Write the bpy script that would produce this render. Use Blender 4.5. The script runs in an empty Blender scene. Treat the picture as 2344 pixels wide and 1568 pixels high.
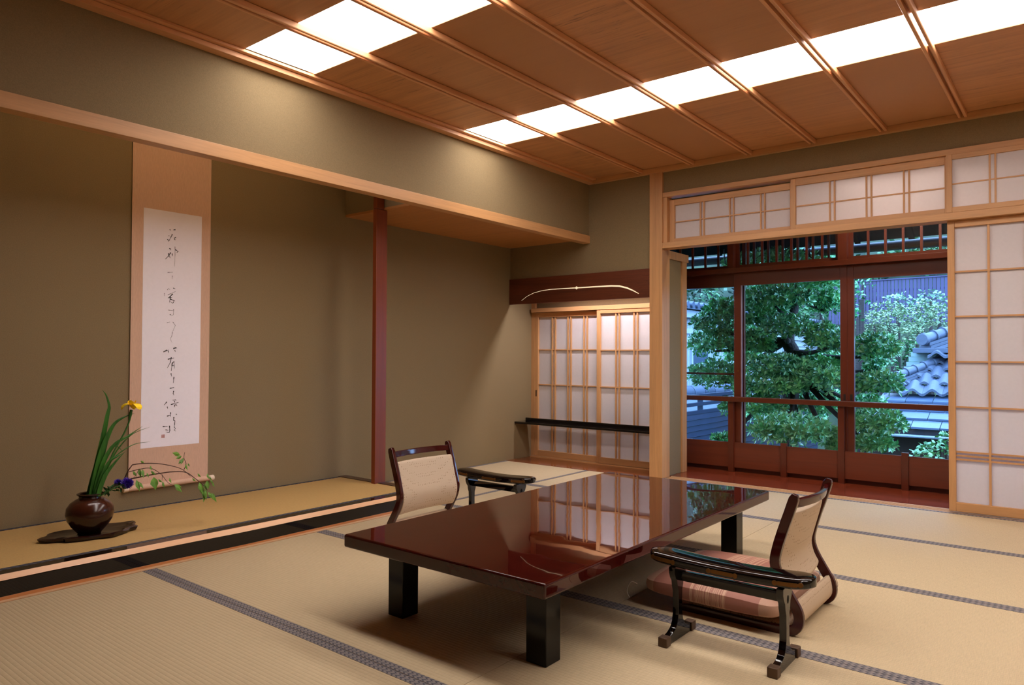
import bpy, bmesh, math, random
from mathutils import Vector, Matrix
PI = math.pi
R = math.radians
sc = bpy.context.scene
col = sc.collection

# ------------------------------------------------------------------ camera, light, exposure
CAMH = 0.95
YAW, PITCH, ROLL, FPX = R(38.706), R(1.0861), R(.25197), 1639.19
_w = Vector((-math.sin(YAW) * math.cos(PITCH), math.cos(YAW) * math.cos(PITCH), math.sin(PITCH)))
_r0 = Vector((math.cos(YAW), math.sin(YAW), 0)); _u0 = _r0.cross(_w)
_r = math.cos(ROLL) * _r0 + math.sin(ROLL) * _u0
_u = -math.sin(ROLL) * _r0 + math.cos(ROLL) * _u0
cd = bpy.data.cameras.new('camera'); cam = bpy.data.objects.new('camera', cd); col.objects.link(cam)
cam.matrix_world = Matrix(((_r.x, _u.x, -_w.x, 0), (_r.y, _u.y, -_w.y, 0), (_r.z, _u.z, -_w.z, CAMH), (0, 0, 0, 1)))
cd.sensor_width = 36; cd.lens = 36 * FPX / 2344; cd.clip_start = .05; cd.clip_end = 200
sc.camera = cam
def ray(px, py): return _w + _r * ((px - 1172) / FPX) - _u * ((py - 784) / FPX)
def bx(px, py, x): d = ray(px, py); t = x / d.x; return Vector((x, t * d.y, CAMH + t * d.z))
def by(px, py, y): d = ray(px, py); t = y / d.y; return Vector((t * d.x, y, CAMH + t * d.z))
def bz(px, py, z): d = ray(px, py); t = (z - CAMH) / d.z; return Vector((t * d.x, t * d.y, z))

sc.view_settings.view_transform = 'Standard'; sc.view_settings.look = 'None'
sc.view_settings.exposure = 0.0; sc.view_settings.gamma = 1; sc.view_settings.use_curve_mapping = False
sc.cycles.max_bounces = 10; sc.cycles.diffuse_bounces = 5; sc.cycles.glossy_bounces = 5
sc.cycles.transmission_bounces = 6; sc.cycles.transparent_max_bounces = 12
sc.cycles.use_denoising = True; sc.cycles.sample_clamp_indirect = 6
sc.cycles.caustics_reflective = False; sc.cycles.caustics_refractive = False

PANEL = 10.8          # radiance of the ceiling diffusers
w = bpy.data.worlds.new('dusk'); sc.world = w; w.use_nodes = True
nt = w.node_tree; nt.nodes.clear()
tc = nt.nodes.new('ShaderNodeTexCoord'); sp = nt.nodes.new('ShaderNodeSeparateXYZ'); rmp = nt.nodes.new('ShaderNodeValToRGB')
bg = nt.nodes.new('ShaderNodeBackground'); wo = nt.nodes.new('ShaderNodeOutputWorld')
nt.links.new(tc.outputs['Generated'], sp.inputs[0]); nt.links.new(sp.outputs['Z'], rmp.inputs[0])
rmp.color_ramp.elements[0].color = (.03, .05, .06, 1); rmp.color_ramp.elements[1].color = (.34, .58, 1, 1)
e_ = rmp.color_ramp.elements.new(.02); e_.color = (.34, .58, 1, 1)
nt.links.new(rmp.outputs[0], bg.inputs[0]); bg.inputs[1].default_value = 12.5
nt.links.new(bg.outputs[0], wo.inputs[0])
def area(name, loc, rot, sx, sy, power, c):
    l = bpy.data.lights.new(name, 'AREA'); l.shape = 'RECTANGLE'; l.size = sx; l.size_y = sy; l.energy = power; l.color = c
    o = bpy.data.objects.new(name, l); o.location = loc; o.rotation_euler = rot; col.objects.link(o); return o
# tube lamps the room really has: behind the alcove lintel, behind the carved board, in the veranda ceiling
area('alcove_tube', (-3.37, 1.9, 2.33), (0, R(-38), 0), .05, 1.6, 20, (1, .90, .88))
area('study_nook_tube', (-3.15, 5.21, 1.58), (R(-22), 0, 0), 1.0, .05, 15, (.98, .93, 1))
area('veranda_lamp', (-.95, 5.36, 2.38), (0, 0, 0), .25, .12, 13, (1, .9, .78))

# ------------------------------------------------------------------ materials
def s2l(c): return tuple((x / 12.92 if x <= .04045 else ((x + .055) / 1.055) ** 2.4) for x in c)
def rgb(r, g, b): return s2l((r / 255, g / 255, b / 255)) + (1,)
def mul(c, k): return tuple(min(1, x * k) for x in c[:3]) + (1,)
class M:
    def __init__(s, name, base=(.5, .5, .5, 1), rough=.5, **kw):
        s.m = bpy.data.materials.new(name); s.m.use_nodes = True; s.nt = s.m.node_tree
        s.p = s.nt.nodes['Principled BSDF']; s.p.inputs['Base Color'].default_value = base; s.p.inputs['Roughness'].default_value = rough
        for k, v in kw.items(): s.p.inputs[k.replace('_', ' ')].default_value = v
    def n(s, t, **kw):
        x = s.nt.nodes.new('ShaderNode' + t)
        for k, v in kw.items():
            if k in x.inputs: x.inputs[k].default_value = v
            else: setattr(x, k, v)
        return x
    def l(s, a, b): s.nt.links.new(a, b)
    def coords(s, scale=(1, 1, 1), kind='Object', rot=(0, 0, 0), loc=(0, 0, 0)):
        t = s.n('TexCoord'); m = s.n('Mapping'); s.l(t.outputs[kind], m.inputs[0]); m.inputs['Scale'].default_value = scale
        m.inputs['Rotation'].default_value = rot; m.inputs['Location'].default_value = loc
        return m.outputs[0]
    def noise(s, vec, scale=5, detail=4, rough=.5, dist=0):
        n = s.n('TexNoise'); n.inputs['Scale'].default_value = scale; n.inputs['Detail'].default_value = detail
        n.inputs['Roughness'].default_value = rough; n.inputs['Distortion'].default_value = dist; s.l(vec, n.inputs['Vector']); return n.outputs['Fac']
    def ramp(s, fac, stops):
        r = s.n('ValToRGB'); e = r.color_ramp.elements
        while len(e) < len(stops): e.new(.5)
        for i, (p, c) in enumerate(stops): e[i].position = p; e[i].color = c
        s.l(fac, r.inputs[0]); return r.outputs[0]
    def mix(s, a, b, fac, bt='MIX'):
        x = s.n('Mix', data_type='RGBA', blend_type=bt)
        for i, v in ((6, a), (7, b)):
            if hasattr(v, 'node'): s.l(v, x.inputs[i])
            else: x.inputs[i].default_value = v
        if hasattr(fac, 'node'): s.l(fac, x.inputs[0])
        else: x.inputs[0].default_value = fac
        return x.outputs[2]
    def math(s, op, a, b=0.0, c=0.0):
        x = s.n('Math', operation=op)
        for i, v in enumerate((a, b, c)):
            if hasattr(v, 'node'): s.l(v, x.inputs[i])
            else: x.inputs[i].default_value = v
        return x.outputs[0]
    def bump(s, h, dist=.002, strength=1):
        b = s.n('Bump'); b.inputs['Distance'].default_value = dist; b.inputs['Strength'].default_value = strength
        s.l(h, b.inputs['Height']); s.l(b.outputs[0], s.p.inputs['Normal'])
    def col(s, c): s.l(c, s.p.inputs['Base Color'])
    def objrand(s):
        o = s.n('ObjectInfo'); return o.outputs['Random']

def wood(name, c, axis='x', rough=.45, contrast=.25, scale=1.0, coat=0.0, vary=0.0, streak=0.0, dirt=None):
    m = M(name, c, rough)
    if coat: m.p.inputs['Coat Weight'].default_value = coat; m.p.inputs['Coat Roughness'].default_value = .08
    sc_ = {'x': (1.2, 26, 26), 'y': (26, 1.2, 26), 'z': (26, 26, 1.2)}[axis]
    v = m.coords(tuple(k * scale for k in sc_))
    a = m.noise(v, 1.0, 5, .6, .6)
    b = m.noise(m.coords(tuple(k * scale * 6 for k in sc_)), 1.0, 3, .6)
    f = m.math('ADD', m.math('MULTIPLY', a, .7), m.math('MULTIPLY', b, .3))
    cc = m.ramp(f, [(.25, mul(c, 1 - contrast)), (.5, c), (.78, mul(c, 1 + contrast * .8))])
    if streak:
        st = m.noise(m.coords({'x': (5, 90, 90), 'y': (90, 5, 90), 'z': (90, 90, 5)}[axis]), 1, 2, .5, 1.2)
        msk = m.noise(m.coords((2.3, 2.3, 2.3)), 1, 2)
        k = m.math('MULTIPLY', m.math('GREATER_THAN', st, .62), m.ramp(msk, [(.5, (0, 0, 0, 1)), (.6, (1, 1, 1, 1))]))
        cc = m.mix(cc, mul(c, .45), m.math('MULTIPLY', k, streak))
    if vary:
        r = m.objrand(); cc = m.mix(cc, mul(c, 1 - vary), r)
    m.col(cc); m.bump(f, .0006, .6)
    return m.m

HINOKI = rgb(200, 150, 100)
hinoki_x = wood('hinoki_x', HINOKI, 'x'); hinoki_y = wood('hinoki_y', HINOKI, 'y'); hinoki_z = wood('hinoki_z', HINOKI, 'z')
ceil_wood = wood('cedar_ceiling', rgb(196, 140, 92), 'x', .5, .34, .8, vary=.14, streak=.75)
batten_wood = wood('cedar_batten', rgb(214, 156, 108), 'y', .5, .12)
alcove_board = wood('alcove_board', rgb(182, 122, 68), 'x', .5, .2)
red_post = wood('red_pine_post', rgb(120, 52, 16), 'z', .4, .3)
dark_x = wood('redwood_x', rgb(90, 38, 18), 'x', .32, .2, coat=.25)
dark_z = wood('redwood_z', rgb(94, 38, 18), 'z', .32, .2, coat=.25)
rail_board = wood('rail_board', rgb(112, 50, 26), 'x', .38, .45, .25, coat=.15)
ver_floor = wood('veranda_floor', rgb(150, 66, 40), 'x', .18, .2, coat=.3, vary=.35)
nook_floor = wood('nook_floor', rgb(140, 70, 34), 'x', .16, .25, coat=.4)
carved = wood('rosewood_board', rgb(98, 48, 28), 'x', .4, .6, .6, streak=.6)
pale_y = wood('pale_wood_y', rgb(236, 184, 138), 'y', .35, .12)
orange_y = wood('orange_wood_y', rgb(198, 134, 84), 'y', .35, .15)
thresh = wood('threshold', rgb(206, 166, 124), 'x', .35, .12)
darkstrip = wood('dark_strip', rgb(66, 38, 24), 'x', .3, .2)

def plaster():
    m = M('khaki_plaster', rgb(132, 110, 76), .9)
    v = m.coords()
    a = m.noise(v, 260, 3, .7); b = m.noise(v, 1.4, 3)
    c = rgb(138, 119, 86)
    cc = m.ramp(a, [(.3, mul(c, .82)), (.7, mul(c, 1.14))]); cc = m.mix(cc, mul(c, .9), m.math('MULTIPLY', b, .35))
    m.col(cc); m.bump(a, .0008, .7); return m.m
PL = plaster()

def tatami(name, c, axis):
    """axis = direction of the ridges (the long side of the mat)"""
    m = M(name, c, .62)
    t = m.n('TexCoord'); s = m.n('SeparateXYZ'); m.l(t.outputs['Object'], s.inputs[0])
    across = s.outputs['Y'] if axis == 'x' else s.outputs['X']
    ridge = m.math('ABSOLUTE', m.math('SINE', m.math('MULTIPLY', across, PI / .0152)))
    along = s.outputs['X'] if axis == 'x' else s.outputs['Y']
    sc_ = (1, 40, 1)
    v = m.coords((420, 28, 1) if axis == 'x' else (28, 420, 1))
    rush = m.noise(v, 1, 2, .6)
    row = m.math('FLOOR', m.math('MULTIPLY', across, 1 / .0152))
    big = m.noise(m.coords((.9, .9, .9)), 1, 3)
    knot = m.noise(m.coords((60, 66, 1)), 1, 3, .7)
    cc = m.ramp(rush, [(.25, mul(c, .82)), (.55, c), (.8, mul(c, 1.13))])
    cc = m.mix(cc, mul(c, .72), m.ramp(ridge, [(0.0, (.62, .62, .62, 1)), (.3, (0, 0, 0, 1))]))
    cc = m.mix(cc, mul(c, .84), m.math('MULTIPLY', big, .45))
    cc = m.mix(cc, mul(c, .9), m.math('MULTIPLY', m.objrand(), .3))
    cc = m.mix(cc, mul(c, .7), m.ramp(knot, [(.66, (0, 0, 0, 1)), (.76, (.35, .35, .35, 1))]))
    m.col(cc)
    h = m.math('ADD', m.math('MULTIPLY', m.math('POWER', ridge, .6), 1.0), m.math('MULTIPLY', rush, .35))
    m.bump(h, .0011, .8); return m.m
TAT = tatami('tatami_x', rgb(205, 184, 147), 'x'); TAT_Y = tatami('tatami_y', rgb(205, 184, 147), 'y')
TAT_T = tatami('tatami_alcove', rgb(190, 154, 94), 'y')

def cloth(name, axis, c1, c2, p=.020, q=.0155):
    m = M(name, c1, .7)
    t = m.n('TexCoord'); s = m.n('SeparateXYZ'); m.l(t.outputs['Object'], s.inputs[0])
    a, b = (s.outputs['X'], s.outputs['Y']) if axis == 'x' else (s.outputs['Y'], s.outputs['X'])
    fb = m.math('ABSOLUTE', m.math('SUBTRACT', m.math('FRACT', m.math('MULTIPLY', b, 1 / q)), .5))
    z = m.math('FRACT', m.math('ADD', m.math('MULTIPLY', a, 1 / p), m.math('MULTIPLY', fb, 1.2)))
    k = m.math('MULTIPLY', m.math('GREATER_THAN', z, .60), m.math('GREATER_THAN', fb, .07))
    m.col(m.mix(c1, c2, k)); m.bump(z, .0004, .5); return m.m
HERI_X = cloth('border_cloth_x', 'x', rgb(134, 126, 124), rgb(72, 72, 84)); HERI_Y = cloth('border_cloth_y', 'y', rgb(134, 126, 124), rgb(72, 72, 84))
HERI_T = cloth('alcove_border', 'y', rgb(28, 28, 34), rgb(84, 84, 96), .03, .03)

def simple(name, c, rough=.5, **kw): return M(name, c, rough, **kw).m
def lacquer(name, c, rough=.06, wav=0.0, grain=0.0):
    m = M(name, c, rough); m.p.inputs['IOR'].default_value = 1.5
    if grain:
        a = m.noise(m.coords((18, 2, 18)), 1, 5, .6, .8); m.col(m.ramp(a, [(.3, mul(c, 1 - grain)), (.7, mul(c, 1 + grain))]))
    if wav:
        h = m.noise(m.coords((7, 7, 7)), 1, 1.5, .4); m.bump(h, wav, 1)
    return m.m
TABLE = lacquer('table_lacquer', rgb(58, 14, 10), .02, .00035, .25)
BLACK = lacquer('black_lacquer', rgb(14, 10, 10), .05)
BLACK_W = lacquer('sill_lacquer', rgb(16, 8, 6), .05, .0006)
CHAIRW = lacquer('chair_lacquer', rgb(62, 16, 14), .1)
brass = M('old_brass', rgb(120, 84, 44), .38, Metallic=.85); brass.bump(brass.noise(brass.coords(), 220, 3), .0006); BRASS = brass.m
capm = M('foot_cap', rgb(96, 74, 58), .5, Metallic=.4); capm.bump(capm.noise(capm.coords(), 160, 3), .0005); CAP = capm.m
TRAY = lacquer('tray_lacquer', rgb(34, 12, 8), .08, .002)
def vase_mat():
    m = M('vase_glaze', rgb(70, 30, 16), .2); z = m.coords()
    s = m.n('SeparateXYZ'); m.l(z, s.inputs[0]); n = m.noise(z, 14, 4)
    f = m.math('ADD', m.math('MULTIPLY', s.outputs['Z'], 5.0), m.math('MULTIPLY', n, .18))
    m.col(m.ramp(f, [(.25, rgb(24, 11, 7)), (.5, rgb(52, 23, 12)), (.8, rgb(66, 30, 16)), (1, rgb(38, 18, 10))])); return m.m
VASE = vase_mat()
def paper(name, c, tr=.4):
    m = bpy.data.materials.new(name); m.use_nodes = True; nt = m.node_tree; nt.nodes.clear()
    o = nt.nodes.new('ShaderNodeOutputMaterial'); d = nt.nodes.new('ShaderNodeBsdfDiffuse'); t = nt.nodes.new('ShaderNodeBsdfTranslucent'); x = nt.nodes.new('ShaderNodeMixShader')
    tx = nt.nodes.new('ShaderNodeTexCoord'); n = nt.nodes.new('ShaderNodeTexNoise'); n.inputs['Scale'].default_value = 60; n.inputs['Detail'].default_value = 5
    rp = nt.nodes.new('ShaderNodeValToRGB'); rp.color_ramp.elements[0].position = .3; rp.color_ramp.elements[0].color = mul(c, .975); rp.color_ramp.elements[1].position = .7; rp.color_ramp.elements[1].color = c
    nt.links.new(tx.outputs['Object'], n.inputs['Vector']); nt.links.new(n.outputs['Fac'], rp.inputs[0])
    for b in (d, t): nt.links.new(rp.outputs[0], b.inputs['Color'])
    x.inputs[0].default_value = tr; nt.links.new(d.outputs[0], x.inputs[1]); nt.links.new(t.outputs[0], x.inputs[2]); nt.links.new(x.outputs[0], o.inputs[0]); return m
PAPER = paper('shoji_paper', rgb(238, 231, 231), .36)
SPAPER = paper('scroll_paper', rgb(252, 247, 255), .02)
def silk(c, name):
    m = M(name, c, .7); a = m.noise(m.coords((300, 300, 40)), 1, 3); m.col(m.ramp(a, [(.3, mul(c, .93)), (.7, mul(c, 1.05))])); return m.m
SILK = silk(rgb(214, 176, 150), 'scroll_silk'); SILK2 = silk(rgb(220, 186, 158), 'scroll_edge')
INK = simple('ink', rgb(36, 30, 34), .8); INKL = simple('ink_pale', rgb(96, 86, 94), .8); SEAL = simple('seal_red', rgb(200, 132, 124), .8)
BOW = M('bow_glow', rgb(250, 230, 180), .4, Emission_Color=(1, .86, .58, 1), Emission_Strength=.7).m  # emission imitates lamplight showing through a pierced bow
def glass(name, tint=(1, 1, 1, 1), refl=1.0):
    m = bpy.data.materials.new(name); m.use_nodes = True; nt = m.node_tree; nt.nodes.clear()
    o = nt.nodes.new('ShaderNodeOutputMaterial'); t = nt.nodes.new('ShaderNodeBsdfTransparent'); g = nt.nodes.new('ShaderNodeBsdfGlossy'); f = nt.nodes.new('ShaderNodeFresnel'); x = nt.nodes.new('ShaderNodeMixShader')
    t.inputs[0].default_value = tint; g.inputs['Roughness'].default_value = .01; f.inputs[0].default_value = 1.4
    k = nt.nodes.new('ShaderNodeMath'); k.operation = 'MULTIPLY'; k.inputs[1].default_value = refl
    nt.links.new(f.outputs[0], k.inputs[0]); nt.links.new(k.outputs[0], x.inputs[0]); nt.links.new(t.outputs[0], x.inputs[1]); nt.links.new(g.outputs[0], x.inputs[2]); nt.links.new(x.outputs[0], o.inputs[0]); return m
GLASS = glass('window_glass', (.93, .97, 1, 1), .5)
def emit(name, c, s):
    m = bpy.data.materials.new(name); m.use_nodes = True; nt = m.node_tree; nt.nodes.clear()
    o = nt.nodes.new('ShaderNodeOutputMaterial'); e = nt.nodes.new('ShaderNodeEmission'); e.inputs[0].default_value = c; e.inputs[1].default_value = s
    nt.links.new(e.outputs[0], o.inputs[0]); return m
LAMP = emit('lamp_diffuser', (1, .91, .85, 1), PANEL)
def leafmat(name, a, b, rough=.35, sc_=9, var=None):
    m = M(name, a, rough); n = m.noise(m.coords(kind='Object'), sc_, 3)
    g = m.n('NewGeometry'); f = m.math('ADD', m.math('MULTIPLY', n, .6), m.math('MULTIPLY', g.outputs['Random Per Island'], .4))
    m.col(m.ramp(f, [(.3, a), (.7, b)])); m.p.inputs['Specular IOR Level'].default_value = .55; return m.m

# ------------------------------------------------------------------ mesh helpers
WL = {}
def tag(o, label=None, cat=None, group=None, kind=None):
    if label: o['label'] = label
    if cat: o['category'] = cat
    if group: o['group'] = group
    if kind: o['kind'] = kind
    return o
def empty(name, loc=(0, 0, 0), **kw):
    o = bpy.data.objects.new(name, None); o.empty_display_size = .1; col.objects.link(o); o.location = loc; WL[o] = Vector(loc); return tag(o, **kw)
class MB:
    def __init__(s): s.v = []; s.f = []
    def add(s, vs, fs):
        k = len(s.v); s.v += [tuple(v) for v in vs]; s.f += [tuple(i + k for i in f) for f in fs]; return s
    def box(s, x0, x1, y0, y1, z0, z1):
        return s.add([(x0, y0, z0), (x1, y0, z0), (x1, y1, z0), (x0, y1, z0), (x0, y0, z1), (x1, y0, z1), (x1, y1, z1), (x0, y1, z1)],
                     [(0, 3, 2, 1), (4, 5, 6, 7), (0, 1, 5, 4), (1, 2, 6, 5), (2, 3, 7, 6), (3, 0, 4, 7)])
    def loft(s, rings, cap=True, closed=True):
        n = len(rings[0]); k = len(s.v)
        for r in rings: s.v += [tuple(p) for p in r]
        for i in range(len(rings) - 1):
            for j in range(n if closed else n - 1):
                a = k + i * n + j; b = k + i * n + (j + 1) % n; s.f.append((a, b, b + n, a + n))
        if cap and closed:
            s.f.append(tuple(k + j for j in reversed(range(n)))); s.f.append(tuple(k + (len(rings) - 1) * n + j for j in range(n)))
        return s
    def tube(s, pts, r, n=8, cap=True):
        pts = [Vector(p) for p in pts]; rings = []; prev = None
        for i, p in enumerate(pts):
            t = (pts[min(i + 1, len(pts) - 1)] - pts[max(i - 1, 0)]).normalized()
            if prev is None:
                a = t.orthogonal().normalized()
            else:
                a = (prev - t * prev.dot(t)).normalized()
            prev = a; b = t.cross(a); rr = r[i] if isinstance(r, (list, tuple)) else r
            rings.append([p + (a * math.cos(2 * PI * k / n) + b * math.sin(2 * PI * k / n)) * rr for k in range(n)])
        return s.loft(rings, cap)
    def lathe(s, prof, c=(0, 0, 0), n=40):
        rings = [[(c[0] + r * math.cos(2 * PI * k / n), c[1] + r * math.sin(2 * PI * k / n), c[2] + z) for k in range(n)] for r, z in prof]
        return s.loft(rings)
    def prism(s, poly, axis, a, b):
        def P(p, t): return {'x': (t, p[0], p[1]), 'y': (p[0], t, p[1]), 'z': (p[0], p[1], t)}[axis]
        return s.loft([[P(p, a) for p in poly], [P(p, b) for p in poly]])
    def build(s, name, mat, parent=None, bevel=0, seg=2, smooth=False, angle=35, **kw):
        me = bpy.data.meshes.new(name)
        if parent is None:
            xs = [v[0] for v in s.v]; ys = [v[1] for v in s.v]; zs = [v[2] for v in s.v]
            loc = Vector(((min(xs) + max(xs)) / 2, (min(ys) + max(ys)) / 2, min(zs)))
        else: loc = WL[parent]
        me.from_pydata([(v[0] - loc.x, v[1] - loc.y, v[2] - loc.z) for v in s.v], [], s.f)
        bm = bmesh.new(); bm.from_mesh(me)
        bmesh.ops.recalc_face_normals(bm, faces=bm.faces)
        if bevel:
            es = [e for e in bm.edges if len(e.link_faces) == 2 and e.calc_face_angle(0) > R(angle)]
            bmesh.ops.bevel(bm, geom=es, offset=bevel, segments=seg, affect='EDGES', profile=.5, clamp_overlap=True)
        bm.to_mesh(me); bm.free()
        if smooth or bevel:
            for p in me.polygons: p.use_smooth = True
            try:
                me.set_sharp_from_angle(angle=R(38))
            except Exception: pass
        me.materials.append(mat)
        o = bpy.data.objects.new(name, me); col.objects.link(o)
        if bevel:
            wn_ = o.modifiers.new('wn', 'WEIGHTED_NORMAL'); wn_.keep_sharp = True; wn_.weight = 60
        if parent is None: o.location = loc
        else: o.parent = parent
        WL[o] = loc
        return tag(o, **kw)
def box(name, mat, b, parent=None, bevel=0, **kw): return MB().box(*b).build(name, mat, parent, bevel, **kw)
def copy_tree(o, parent=None):
    c = o.copy(); col.objects.link(c); c.parent = parent
    for ch in list(o.children): copy_tree(ch, c)
    return c
ST = dict(kind='structure')

# ------------------------------------------------------------------ main levels
XL, XT, YB, CZ = -3.26, -4.123, 5.117, 2.44
XR, YF = 2.24, -1.257
# ---- floor and mats
fl = box('floor', darkstrip, (-4.4, XR + .1, YF - .1, 5.3, -.12, -.045), **ST)
rows = [5.137, 4.233, 3.322, 2.392, 1.482, .57, -.344, -1.257]
bw = .031
def mat_obj(x0, x1, y0, y1, z, axis, body, heri, parent, th=.045, b=(1, 1)):
    o = box('tatami_mat', body, (x0 + .001, x1 - .001, y0 + .001, y1 - .001, z - th, z), parent)
    if axis == 'x':
        bs = [(x0 + .001, x1 - .001, y0 + .0012, y0 + bw, z - .004, z + .0012)] * b[0] + [(x0 + .001, x1 - .001, y1 - bw, y1 - .0012, z - .004, z + .0012)] * b[1]
    else:
        bs = [(x0 + .0012, x0 + bw, y0 + .001, y1 - .001, z - .004, z + .0012)] * b[0] + [(x1 - bw, x1 - .0012, y0 + .001, y1 - .001, z - .004, z + .0012)] * b[1]
    for q in bs: box('cloth_border', heri, q, o)
for i in range(len(rows) - 1):
    for x0, x1 in ((-3.232, -1.41), (-1.41, .415), (.415, XR)):
        mat_obj(x0, x1, rows[i + 1], rows[i], 0, 'x', TAT, HERI_X, fl)
mat_obj(XT, -3.236, 3.262, 5.062, 0, 'y', TAT_Y, HERI_Y, fl)
box('edge_strip', thresh, (-3.262, -3.234, YF, 3.262, -.045, .002), fl)
# nook board
box('nook_board', nook_floor, (XT, -2.70, 5.064, 5.50, -.04, .002), fl)
# threshold with grooves, veranda planks
th = empty('trim_1', (0, 5.2, 0), **ST)
for k, (a, b_, z) in enumerate(((5.139, 5.156, .001), (5.156, 5.176, -.006), (5.176, 5.188, .001), (5.188, 5.208, -.006), (5.208, 5.220, .001), (5.220, 5.240, -.006), (5.240, 5.262, .001))):
    box('sill_ridge' if z > 0 else 'sill_groove', thresh, (-2.58, XR, a, b_, -.045, z), th)
vf = box('veranda_floor', darkstrip, (-4.4, XR + .1, 5.3, 6.0, -.12, -.03), **ST)
random.seed(4)
y = 5.263
for k in range(6):
    y1 = y + .0945; x = -4.3 + random.uniform(-.5, 0)
    while x < XR:
        x1 = x + random.uniform(.7, 1.15)
        a, b_ = max(x, -2.6 if y < 5.5 else -4.3), min(x1, XR)
        if b_ - a > .05: box('floor_plank', ver_floor, (a + .0006, b_ - .0006, y + .0006, y1 - .0006, -.03, 0), vf)
        x = x1
    y = y1

# ---- left wall above the lintel, lintel
box('wall_left', PL, (-3.36, -3.272, YF - .1, YB, 1.955, CZ + .05), **ST)
box('trim_2', hinoki_y, (-3.33, XL, YF, YB, 1.903, 1.969), bevel=.003, **ST)
box('wall_alcove', PL, (XT - .1, XT, YF - .1, 5.7, -.05, CZ + .05), **ST)
box('wall_left_front', PL, (-3.36, -3.27, YF - .1, YF + .6, -.05, 1.9), **ST)
# partition above the red post
box('wall_partition', PL, (XT, -3.36, 3.238, 3.30, 1.955, CZ + .02), **ST)
wb = empty('alcove_ceiling', (-3.7, 4.2, 1.94), **ST)
for k in range(5):
    a = 3.236 + k * .3762
    box('ceiling_board', alcove_board, (XT, -3.33, a, a + .3757, 1.938, 1.954), wb)
box('alcove_top', alcove_board, (XT, -3.36, YF, 3.238, 2.40, 2.43), **ST)
# red post
rp = MB().box(-3.742, -3.704, 3.165, 3.262, .0, 1.937).box(-3.742, -3.704, 3.165, 3.235, 1.937, 2.40)
rp.build('trim_3', red_post, bevel=.006, label='red lacquered alcove post', **ST)
# ---- raised alcove floor
ap = empty('alcove_platform', (-3.7, 1, 0), **ST)
box('platform_base', darkstrip, (XT, -3.35, YF, 3.19, 0, .05), ap)
mt = box('tatami_mat', TAT_T, (XT + .001, -3.345, YF, 3.19, .05, .094), ap)
box('cloth_border', HERI_T, (XT + .002, XT + .028, YF, 3.19, .085, .0955), mt)
box('cloth_border', HERI_T, (-3.378, -3.3455, YF, 3.19, .085, .0955), mt)
box('end_sill', darkstrip, (XT, -3.265, 3.191, 3.258, 0, .098), ap, .002)
# front beam: black lacquer with a natural wood wane above and below
front = MB()
prof = [(-3.344, .0), (-3.2635, .0), (-3.2635, .074), (-3.281, .0955), (-3.344, .096)]
front.prism(prof, 'y', YF, 3.19).build('front_beam', BLACK_W, ap)
random.seed(11)
def wavy(name, z_top, z_bot, amp, xo, mat, wave_top=False):
    m = MB(); n = 120; v = []
    for i in range(n + 1):
        yy = YF + (3.188 - YF) * i / n
        wv = amp * (math.sin(yy * 2.3) * .5 + math.sin(yy * 5.1 + 1) * .3 + math.sin(yy * 11 + 2) * .2)
        a, b_ = (z_top + wv, z_bot) if wave_top else (z_top, z_bot + wv)
        v.append((yy, a, b_))
    rings = [[(xo - .004, yy, b_), (xo, yy, b_), (xo - (.017 if z_top > .08 else 0), yy, a), (xo - .021, yy, a)] for yy, a, b_ in v]
    m.loft(rings).build(name, mat, ap)
wavy('pale_wane', .0968, .0765, .003, -3.2605, pale_y)
wavy('lower_wane', .0135, .002, .0035, -3.2610, orange_y, True)

# ---- back wall (left of the pillar) with the nook
bw_ = MB().box(XT, -2.69, YB, YB + .05, 1.60, CZ + .03)
bw_.build('wall_back_left', PL, **ST)
box('wall_back', PL, (-2.69, XR + .1, YB, YB + .05, 2.225, CZ + .03), **ST)
nk = MB().box(XT, -2.69, YB + .05, 5.52, 1.60, 1.64).box(XT, -2.69, 5.472, 5.52, 1.39, 1.62).box(-2.715, -2.69, YB + .06, 5.50, -.04, 1.62)
nk.build('wall_nook', PL, **ST)
cb = box('carved_board', carved, (XT + .002, -2.692, 5.100, 5.117, 1.420, 1.650), bevel=.002,
         label='reddish dark wooden valance board over the alcove shoji with bow shaped cutout', cat='wooden board')
# the bow inlay (solid, its own glow stands in for lamplight through a cutout) on the valance board
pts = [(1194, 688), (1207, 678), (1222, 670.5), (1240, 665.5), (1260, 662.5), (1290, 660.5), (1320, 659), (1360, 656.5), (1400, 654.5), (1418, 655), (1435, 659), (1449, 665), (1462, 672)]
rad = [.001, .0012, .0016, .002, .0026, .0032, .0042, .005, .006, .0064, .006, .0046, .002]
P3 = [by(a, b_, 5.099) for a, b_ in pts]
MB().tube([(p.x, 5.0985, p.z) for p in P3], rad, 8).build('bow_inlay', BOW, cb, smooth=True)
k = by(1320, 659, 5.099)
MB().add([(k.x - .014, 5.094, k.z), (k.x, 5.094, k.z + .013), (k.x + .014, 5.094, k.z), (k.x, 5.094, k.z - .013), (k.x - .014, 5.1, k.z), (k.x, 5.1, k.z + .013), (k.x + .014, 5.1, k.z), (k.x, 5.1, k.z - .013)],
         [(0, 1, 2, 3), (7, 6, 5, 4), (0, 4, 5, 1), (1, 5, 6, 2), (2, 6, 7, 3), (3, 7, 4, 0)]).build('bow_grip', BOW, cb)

# ---- main pillar and wing wall
box('trim_4', hinoki_z, (-2.692, -2.580, 5.095, 5.225, 0, 2.405), bevel=.004, **ST)
wg = box('wall_wing', PL, (-2.655, -2.607, 5.225, 5.48, 0, 1.735), **ST)
MB().box(-2.67, -2.592, 5.48, 5.565, 0, 1.735).box(-2.67, -2.592, 5.225, 5.60, 1.735, 1.80).build('trim_5', hinoki_z, bevel=.003, **ST)

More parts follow.
